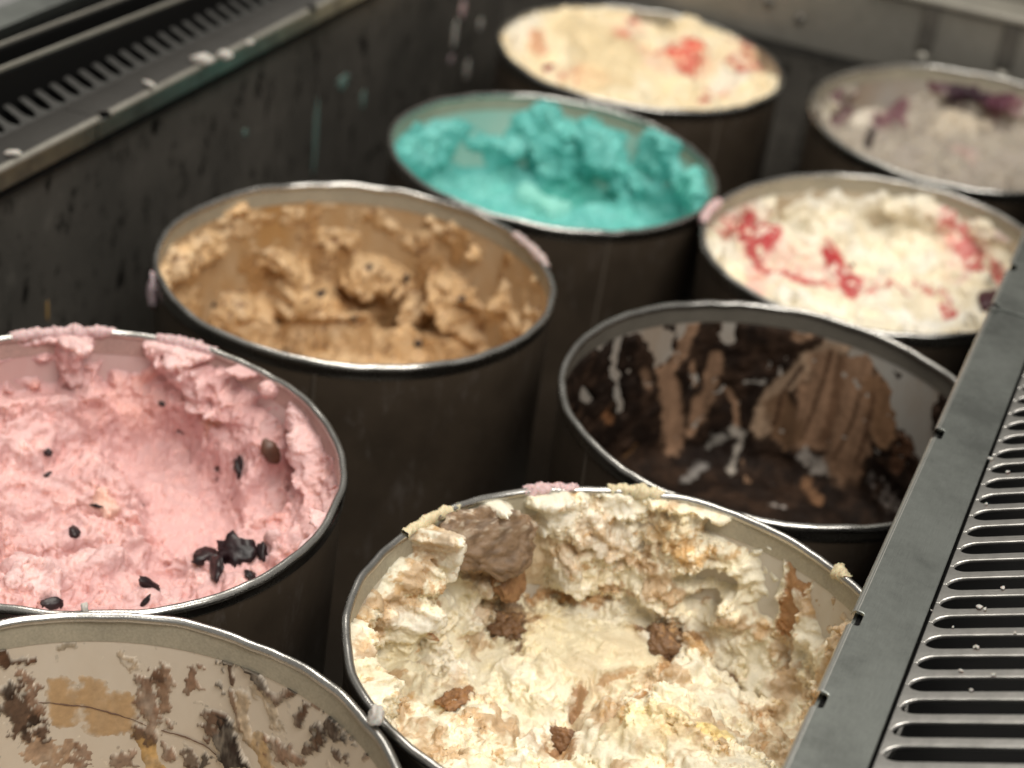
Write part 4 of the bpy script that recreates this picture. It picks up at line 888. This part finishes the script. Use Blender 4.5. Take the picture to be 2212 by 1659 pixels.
# ------------------------------------------------------------------ I: almost empty, smeared liner
r = ice_root('I', 'brown chocolate and caramel smears left on the pale inside of an almost empty tub')
SI = Skin('I', 460, 0.20, corner=0.02, top=-0.0135)
DK = (0.028, 0.015, 0.010); MB = (0.105, 0.054, 0.031); LB = (0.27, 0.155, 0.098); TF = (0.56, 0.375, 0.205)
fi = [feat([(130, 1480), (140, 1550)], 26.9, .35, TF, 1, smooth=1, e=.55, warp=.5), feat([(200, 1500), (225, 1560)], 42.6, .35, TF, 1, smooth=1, e=.55, warp=.5), feat([(265, 1520), (265, 1565)], 29.1, .35, TF, 1, smooth=1, e=.55, warp=.5), feat([(310, 1590), (330, 1660)], 20.2, .35, (0.56, 0.36, 0.15), 1, e=.2), feat([(560, 1600), (575, 1660)], 22.4, .4, (0.55, 0.37, 0.18), .9, e=.3), feat([(90, 1610), (130, 1660)], 31.4, .4, (0.42, 0.27, 0.17), .9, warp=1.0), feat([(160, 1625), (165, 1659)], 20.2, .4, LB, .8, warp=1.1),
 feat([(0, 1385), (30, 1365)], 16.8, 2, DK, .9, warp=1.0), feat([(0, 1400), (10, 1430)], 13.4, 1.5, MB), feat([(10, 1428), (70, 1425)], 6.7, 1.2, MB, warp=1.1), feat([(0, 1495), (30, 1520), (65, 1575)], 29.1, 1.5, MB, .95, warp=1.1), feat([(85, 1540), (60, 1480), (50, 1450)], 15.7, 1.2, LB, .9, warp=1.2), feat([(5, 1480), (15, 1500)], 15.7, 2, DK, .9, warp=1.1), feat([(75, 1555), (60, 1570)], 11.2, 2, DK, .8, warp=1.1),
 feat([(330, 1465), (310, 1520), (340, 1555)], 20.2, 1.2, (0.24, 0.14, 0.09), .95, warp=1.1), feat([(357, 1438), (357, 1530)], 12.4, 1.2, (0.26, 0.15, 0.09), .9, warp=1.0), feat([(325, 1540), (345, 1560), (320, 1580)], 24.6, 1.5, (0.30, 0.19, 0.13), .9, warp=1.1), feat([(300, 1578), (330, 1600)], 15.7, 1.2, MB, .7, warp=1.2), feat([(330, 1455), (345, 1460)], 9.0, 1.5, MB, .9, warp=1.1),
 feat([(412, 1445), (405, 1490)], 13.4, .8, LB, .95, warp=1.2), feat([(430, 1435), (440, 1440)], 6.7, .8, LB, .9, warp=1.1), feat([(425, 1475), (432, 1480)], 9.0, .8, LB, .8, warp=1.1),
 feat([(485, 1438), (515, 1425), (548, 1445), (566, 1482)], 12.4, 2, DK, .95, warp=1.2), feat([(515, 1410), (520, 1430)], 7.9, 2, DK, .95, warp=1.2), feat([(570, 1490), (600, 1510), (640, 1490), (668, 1478), (685, 1500), (652, 1535), (650, 1570)], 9.0, 1.5, MB, .95, warp=1.1), feat([(500, 1440), (503, 1475)], 5.6, 1.2, MB, .95, warp=.6), feat([(478, 1480), (482, 1495)], 9.0, 1.5, DK, .8, warp=1.2), feat([(640, 1480), (600, 1505)], 11.2, 1, (0.2, .11, .065), .7, warp=1.1),
 feat([(455, 1548), (475, 1560), (445, 1580)], 20.2, 1.5, (0.14, .075, .045), .95, warp=1.1), feat([(490, 1575), (505, 1640)], 29.1, 3, (0.025, .016, .013), 1, warp=.6), feat([(525, 1500), (520, 1560), (540, 1595)], 16.8, 1.2, (0.52, .40, .27), .9, warp=.6), feat([(500, 1490), (510, 1540), (525, 1580)], 5.6, 1.5, (.20, .12, .07), .9, warp=1.1), feat([(560, 1500), (590, 1530), (600, 1570)], 20.2, .8, (.52, .42, .30), .8, warp=1.0),
 feat([(680, 1600), (700, 1565), (745, 1548)], 19.1, 2, (0.055, .03, .02), .95, warp=1.2), feat([(728, 1512), (760, 1522)], 24.6, 2.5, (.03, .02, .016), .95, warp=1.1), feat([(665, 1620), (690, 1590)], 13.4, 1.5, MB, .9, warp=1.2), feat([(600, 1620), (640, 1640)], 24.6, 1.5, LB, .9, warp=1.2), feat([(430, 1655), (445, 1640)], 15.7, 1.5, DK, .9, warp=1.2), feat([(730, 1625), (745, 1640)], 13.4, 1.5, MB, .9, warp=1.2), feat([(790, 1640), (800, 1620)], 9.0, 1, LB, .8, warp=1.2), feat([(255, 1650), (270, 1630)], 13.4, 1.2, LB, .8, warp=1.2), feat([(375, 1640), (365, 1620)], 13.4, 1.2, LB, .9, warp=1.2), feat([(400, 1620), (410, 1650)], 13.4, 1, MB, .8, warp=1.2), feat([(640, 1560), (660, 1520)], 10.1, 1.2, MB, .8, warp=1.2),
 feat([(120, 1400), (160, 1395)], 9.0, .8, (.38, .30, .2), .7, warp=1.2), feat([(270, 1420), (290, 1440)], 13.4, .8, (.38, .28, .18), .8, warp=.9, speck=.5), feat([(690, 1460), (696, 1468)], 7.9, .7, LB, .9), feat([(300, 1350), (325, 1355)], 13.4, 3, (.62, .54, .40), .8, warp=1.2), feat([(480, 1375), (515, 1380)], 9.0, 2, (.55, .48, .37), .8, warp=1.2), feat([(260, 1350), (275, 1352)], 10.1, 3, (.5, .44, .33), .8, warp=1.2)]
_rs = random.Random(4)
for q in range(46):      # the smears go on down the inside, below the picture
    x_, y_ = _rs.uniform(-250, 720), _rs.uniform(1690, 2250)
    fi.append(feat([(x_, y_), (x_ + _rs.uniform(-30, 30), y_ + _rs.uniform(20, 70))], _rs.uniform(9, 26), _rs.choice((1.0, 1.5, 2)), _rs.choice((DK, MB, MB, LB, LB)), .9, warp=1.1))
SI.build('wall_smears', M_film, r, fi, (0.69, 0.615, 0.515), None, t0=-0.2, low=0, seed=9, thin=True, floor_t=1.0)

# a thin dried sauce line curving across the liner
def sauce_line(pxs, rad):
    P3 = np.array([SI.pick(p_)[0] for p_ in pxs]); n = 70
    u_ = np.linspace(0, 1, len(P3)); uu = np.linspace(0, 1, n); C_ = np.polynomial.polynomial
    L = np.stack([C_.polyval(uu, C_.polyfit(u_, P3[:, q], min(3, len(P3) - 1))) for q in range(3)], 1)
    L = L + 0.0004 * np.stack([fbm(L, 0.006, 3, 0.6, 80 + q) for q in range(3)], 1)
    a_ = np.arctan2(L[:, 1], L[:, 0]); L[:, 0], L[:, 1] = (R_IN - 0.0005) * np.cos(a_), (R_IN - 0.0005) * np.sin(a_)
    w_ = rad * (0.75 + 0.6 * fbm(L, 0.008, 3, 0.6, 90)) * np.minimum(1, np.minimum(np.arange(n), np.arange(n)[::-1]) / 4 + 0.2)
    V, F = [], []
    for q in range(n):
        inn = np.array([-math.cos(a_[q]), -math.sin(a_[q]), 0])
        for m_ in range(6):
            t_ = math.pi * 2 * m_ / 6; V.append(L[q] + w_[q] * (np.array([0, 0, 1]) * math.cos(t_) + 0.7 * inn * math.sin(t_)))
    for q in range(n - 1):
        for m_ in range(6): F.append((q * 6 + m_, q * 6 + (m_ + 1) % 6, q * 6 + 6 + (m_ + 1) % 6, q * 6 + 6 + m_))
    mesh_obj('sauce_line', V, F, M_sauce, r)
M_sauce, _t, _b = nt_mat('dried_sauce'); _b.inputs['Base Color'].default_value = (0.14, 0.075, 0.045, 1); _b.inputs['Roughness'].default_value = 0.5
sauce_line([(80, 1516), (140, 1520), (200, 1528), (260, 1544), (318, 1566)], 0.00042)
sauce_line([(350, 1575), (400, 1590), (440, 1608), (475, 1635)], 0.00040)

# ------------------------------------------------------------------ scraps, smears and splashes lying about
def plain(name, c, rough=0.45, sss=0.2):
    m, t, bb = nt_mat(name); n = noise_node(t, 400, 4, 0.6)
    r_ = ramp(t, n.outputs[0], [(0.3, tuple(q * 0.88 for q in c)), (0.7, c)]); t.links.new(r_.outputs[0], bb.inputs['Base Color'])
    bb.inputs['Roughness'].default_value = rough; bb.inputs['Subsurface Weight'].default_value = sss; bb.inputs['Subsurface Scale'].default_value = 0.003
    bump(t, bb, n.outputs[0], 0.5, 0.0008); return m
P_pink, P_white, P_mint, P_cream = plain('pink_scrap', (0.70, 0.50, 0.50)), plain('white_scrap', (0.55, 0.53, 0.49)), plain('mint_scrap', (0.15, 0.235, 0.21)), plain('cream_scrap', (0.74, 0.64, 0.42))
P_pscr = plain('faded_smear', (0.55, 0.44, 0.42)); P_frost = plain('frost', (0.5, 0.49, 0.46)); P_amber, P_lilac = plain('amber_scrap', (0.40, 0.26, 0.10)), plain('lilac_scrap', (0.42, 0.33, 0.35))
def cab_w(px, w):
    d = ray(px); t = (w - CPOS @ VX) / (d @ VX); return CPOS + d * t, t / F_PX
def cab_z(px, z):
    d = ray(px); t = (z - CPOS[2]) / d[2]; return CPOS + d * t, t / F_PX
def scrap(name, label, cat, group, X, s, nrm, size, mat, seed, rough=.35, spin=0., sub=3):
    root = blob(name, (0, 0, 0), nrm, tuple(q * s for q in size), mat, None, seed, rough, sub, spin)
    root.location = X
    return tag(root, label, cat, group)
UP = (0, 0, 1); OUT = tuple(VX)
def on_rim(k, px, dz=0.0):
    M = tub_matrix(k); Mi = M.inverted(); d = Vector(ray(px)); o = Mi @ Vector(CPOS); d = (Mi.to_3x3() @ d)
    t = -o.z / d.z; p = o + d * t; a = math.atan2(p.y, p.x)
    return M, a, t / F_PX
def rim_smear(name, label, k, pxs, h, w, mat, seed, group=None):
    """a crust of ice cream dried on along the top of the rim"""
    M, a0, s = on_rim(k, pxs[0]); a1 = on_rim(k, pxs[1])[1]
    n, m = 90, 14; V, F = [], []
    A = np.linspace(a0, a1, n)
    pts = np.array([(math.cos(a) * R_RIM, math.sin(a) * R_RIM, 0) for a in A])
    wv = (0.35 + 0.9 * np.clip(fbm(pts, 0.012, 4, 0.65, seed) + 0.3, 0, 1)) * np.sin(np.linspace(0, math.pi, n)) ** 0.5
    for i, a in enumerate(A):
        for j in range(m):
            b_ = 2 * math.pi * j / m
            rr = R_RIM - 0.0021 + (0.0021 + 0.3 * w * wv[i]) * math.cos(b_); zz = -0.0021 + (0.0021 + h * wv[i]) * math.sin(b_) + 0.0004
            V.append((rr * math.cos(a), rr * math.sin(a), zz))
    for i in range(n - 1):
        for j in range(m): F.append((i * m + j, i * m + (j + 1) % m, (i + 1) * m + (j + 1) % m, (i + 1) * m + j))
    V = np.array(V); V = V + 0.0009 * np.stack([fbm(V, 0.004, 4, 0.7, seed + q) for q in (1, 2, 3)], 1)
    o = mesh_obj(name, V, F, mat); o.matrix_world = M
    return tag(o, label, 'smear', group)
GS = 'dried smears on the tub rims'
rim_smear('rim_smear', 'thin pink smear on the back rim of the vanilla tub', 'A', ((1245, 1041), (1125, 1050)), .0014, .004, P_pink, 1, GS)
rim_smear('rim_smear', 'long pale pink smear on the right rim of the tan caramel tub', 'C', ((1192, 575), (1120, 500)), .0008, .0035, P_pscr, 5, GS)
rim_smear('rim_smear', 'pink crust on the back rim of the pink cherry tub', 'B', ((250, 708), (20, 722)), .0022, .007, P_pink, 9, GS)
rim_smear('rim_smear', 'second pink crust on the right back rim of the cherry tub', 'B', ((470, 752), (340, 722)), .0014, .005, P_pink, 14, GS)
rim_smear('rim_smear', 'cream coloured crust on the back rim of the vanilla tub', 'A', ((1440, 1058), (1310, 1040)), .0024, .007, P_cream, 19, GS)
rim_smear('rim_smear', 'yellowish crumbs along the left back rim of the vanilla tub', 'A', ((1000, 1095), (880, 1150)), .0008, .003, P_cream, 23, GS)
rim_smear('rim_smear', 'small cream blob on the right rim of the vanilla tub by the vent', 'A', ((1850, 1240), (1815, 1220)), .0022, .006, P_cream, 27, GS)
rim_smear('rim_smear', 'white smear on the left rim of the white fruit tub', 'G', ((1550, 430), (1530, 480)), .0020, .006, P_pink, 31, GS)
def rim_blob(k, px, dz):
    M, a, s = on_rim(k, px); return M @ Vector((R_RIM * math.cos(a), R_RIM * math.sin(a), dz)), s
p, s = rim_blob('C', (321, 590), -0.012); scrap('ice_cream_drip', 'greyish pink drip hanging on the left outside of the tan caramel tub', 'drip', None, p, s, (-1, -.35, 0), (13, 40, 11), P_lilac, 3, .5, .15)
p, s = rim_blob('I', (792, 1562), 0.002); scrap('ice_cream_scrap', 'fluffy white lump caught between the smeared tub and the vanilla tub', 'scrap', None, p, s, UP, (17, 26, 22), P_white, 8, .5)
p, s = rim_blob('I', (182, 1322), 0.0); scrap('ice_cream_scrap', 'small whitish drip on the back rim of the smeared tub', 'scrap', None, p, s, (0, -1, .3), (8, 14, 8), P_white, 12, .4)
p, s = rim_blob('A', (768, 1320), -0.004)
GL = 'white scraps on the left air vent strip'
for px, sz, sp, lb in [((438, 128), (25, 14, 12), .2, 'largest white scrap lying on the left vent strip'), ((487, 119), (18, 11, 10), -.3, 'smaller white scrap just right of the largest one on the left vent strip'),
                       ((322, 181), (20, 7, 6), -.7, 'thin pale scrap on the left vent strip'), ((28, 330), (17, 9, 6), .3, 'pale pinkish scrap on the left vent strip at the picture edge'), ((540, 92), (10, 7, 5), .3, 'faint small scrap farthest along the left vent strip')]:
    X, s = cab_z(px, 0.0535); scrap('ice_cream_scrap', lb, 'scrap', GL, X, s, UP, sz, P_white, int(px[0]), .3, sp)
GW = 'ice cream splashes on the freezer wall'
for px, sz, mt, lb in [((742, 178), (24, 18, 4), P_mint, 'largest mint green splash on the left freezer wall'), ((785, 215), (10, 22, 3), P_mint, 'slanting mint splash right of the largest one on the wall'), ((530, 287), (9, 9, 3), P_mint, 'small round mint spot on the left wall'),
                       ((682, 295), (9, 85, 2), P_mint, 'long pale green streak running down the left wall'),
                       ((983, 75), (12, 34, 4), P_white, 'tall white splash on the wall left of the farthest tub'), ((1038, 52), (12, 14, 4), P_white, 'round white splash on the wall close to the farthest tub'), ((1010, 150), (12, 24, 3), P_white, 'lower white splash left of the farthest tub'), ((975, 128), (9, 10, 3), P_lilac, 'dull pinkish spot among the white splashes on the wall'), ((1000, 20), (14, 20, 4), P_pink, 'pink splash high on the wall left of the farthest tub'),
                       ((103, 672), (4, 24, 4), P_amber, 'small amber drip hanging on the left wall above the pink tub')]:
    X, s = cab_w(px, W_L + 0.0006); scrap('ice_cream_splash', lb, 'splash', GW, X, s, OUT, (sz[0], sz[1], sz[2] * .6), mt, int(px[0] + px[1]), .3, 0.0)
GF = 'frost crumbs on the right vent slats'
for px, q in [((2130, 1088), 5), ((2138, 990), 8), ((2120, 1298), 9), ((2127, 1315), 6), ((2168, 1263), 7), ((2115, 1385), 7), ((2105, 1395), 5), ((2075, 1448), 6), ((2140, 1472), 8), ((2102, 1476), 6), ((2190, 1372), 5), ((2060, 1350), 4), ((2180, 1010), 6), ((1998, 1262), 3), ((2012, 1318), 3)]:
    d = ray(px); n_ = np.array([-0.395, 0, 0.918]); n_ = VX * n_[0] + np.array([0, 0, n_[2]]); P0 = VX * -0.0283 + np.array([0, 0, 0.0503])
    t = ((P0 - CPOS) @ n_) / (d @ n_); X = CPOS + d * t
    s_ = X @ UX; k_ = round((s_ - SLOT0) / PITCH_S - 0.5); tgt = SLOT0 + (k_ + 0.5) * PITCH_S
    X = X + UX * (np.clip(s_, tgt - 0.0024, tgt + 0.0024) - s_)
    scrap('frost_crumb', 'tiny white frost crumb stuck on the slats of the right vent', 'crumb', GF, X, t / F_PX, tuple(n_), (q * .9, q * .6, q * .4), P_frost, int(px[0] * 3 + px[1]), .6, px[0] * .7, 2)
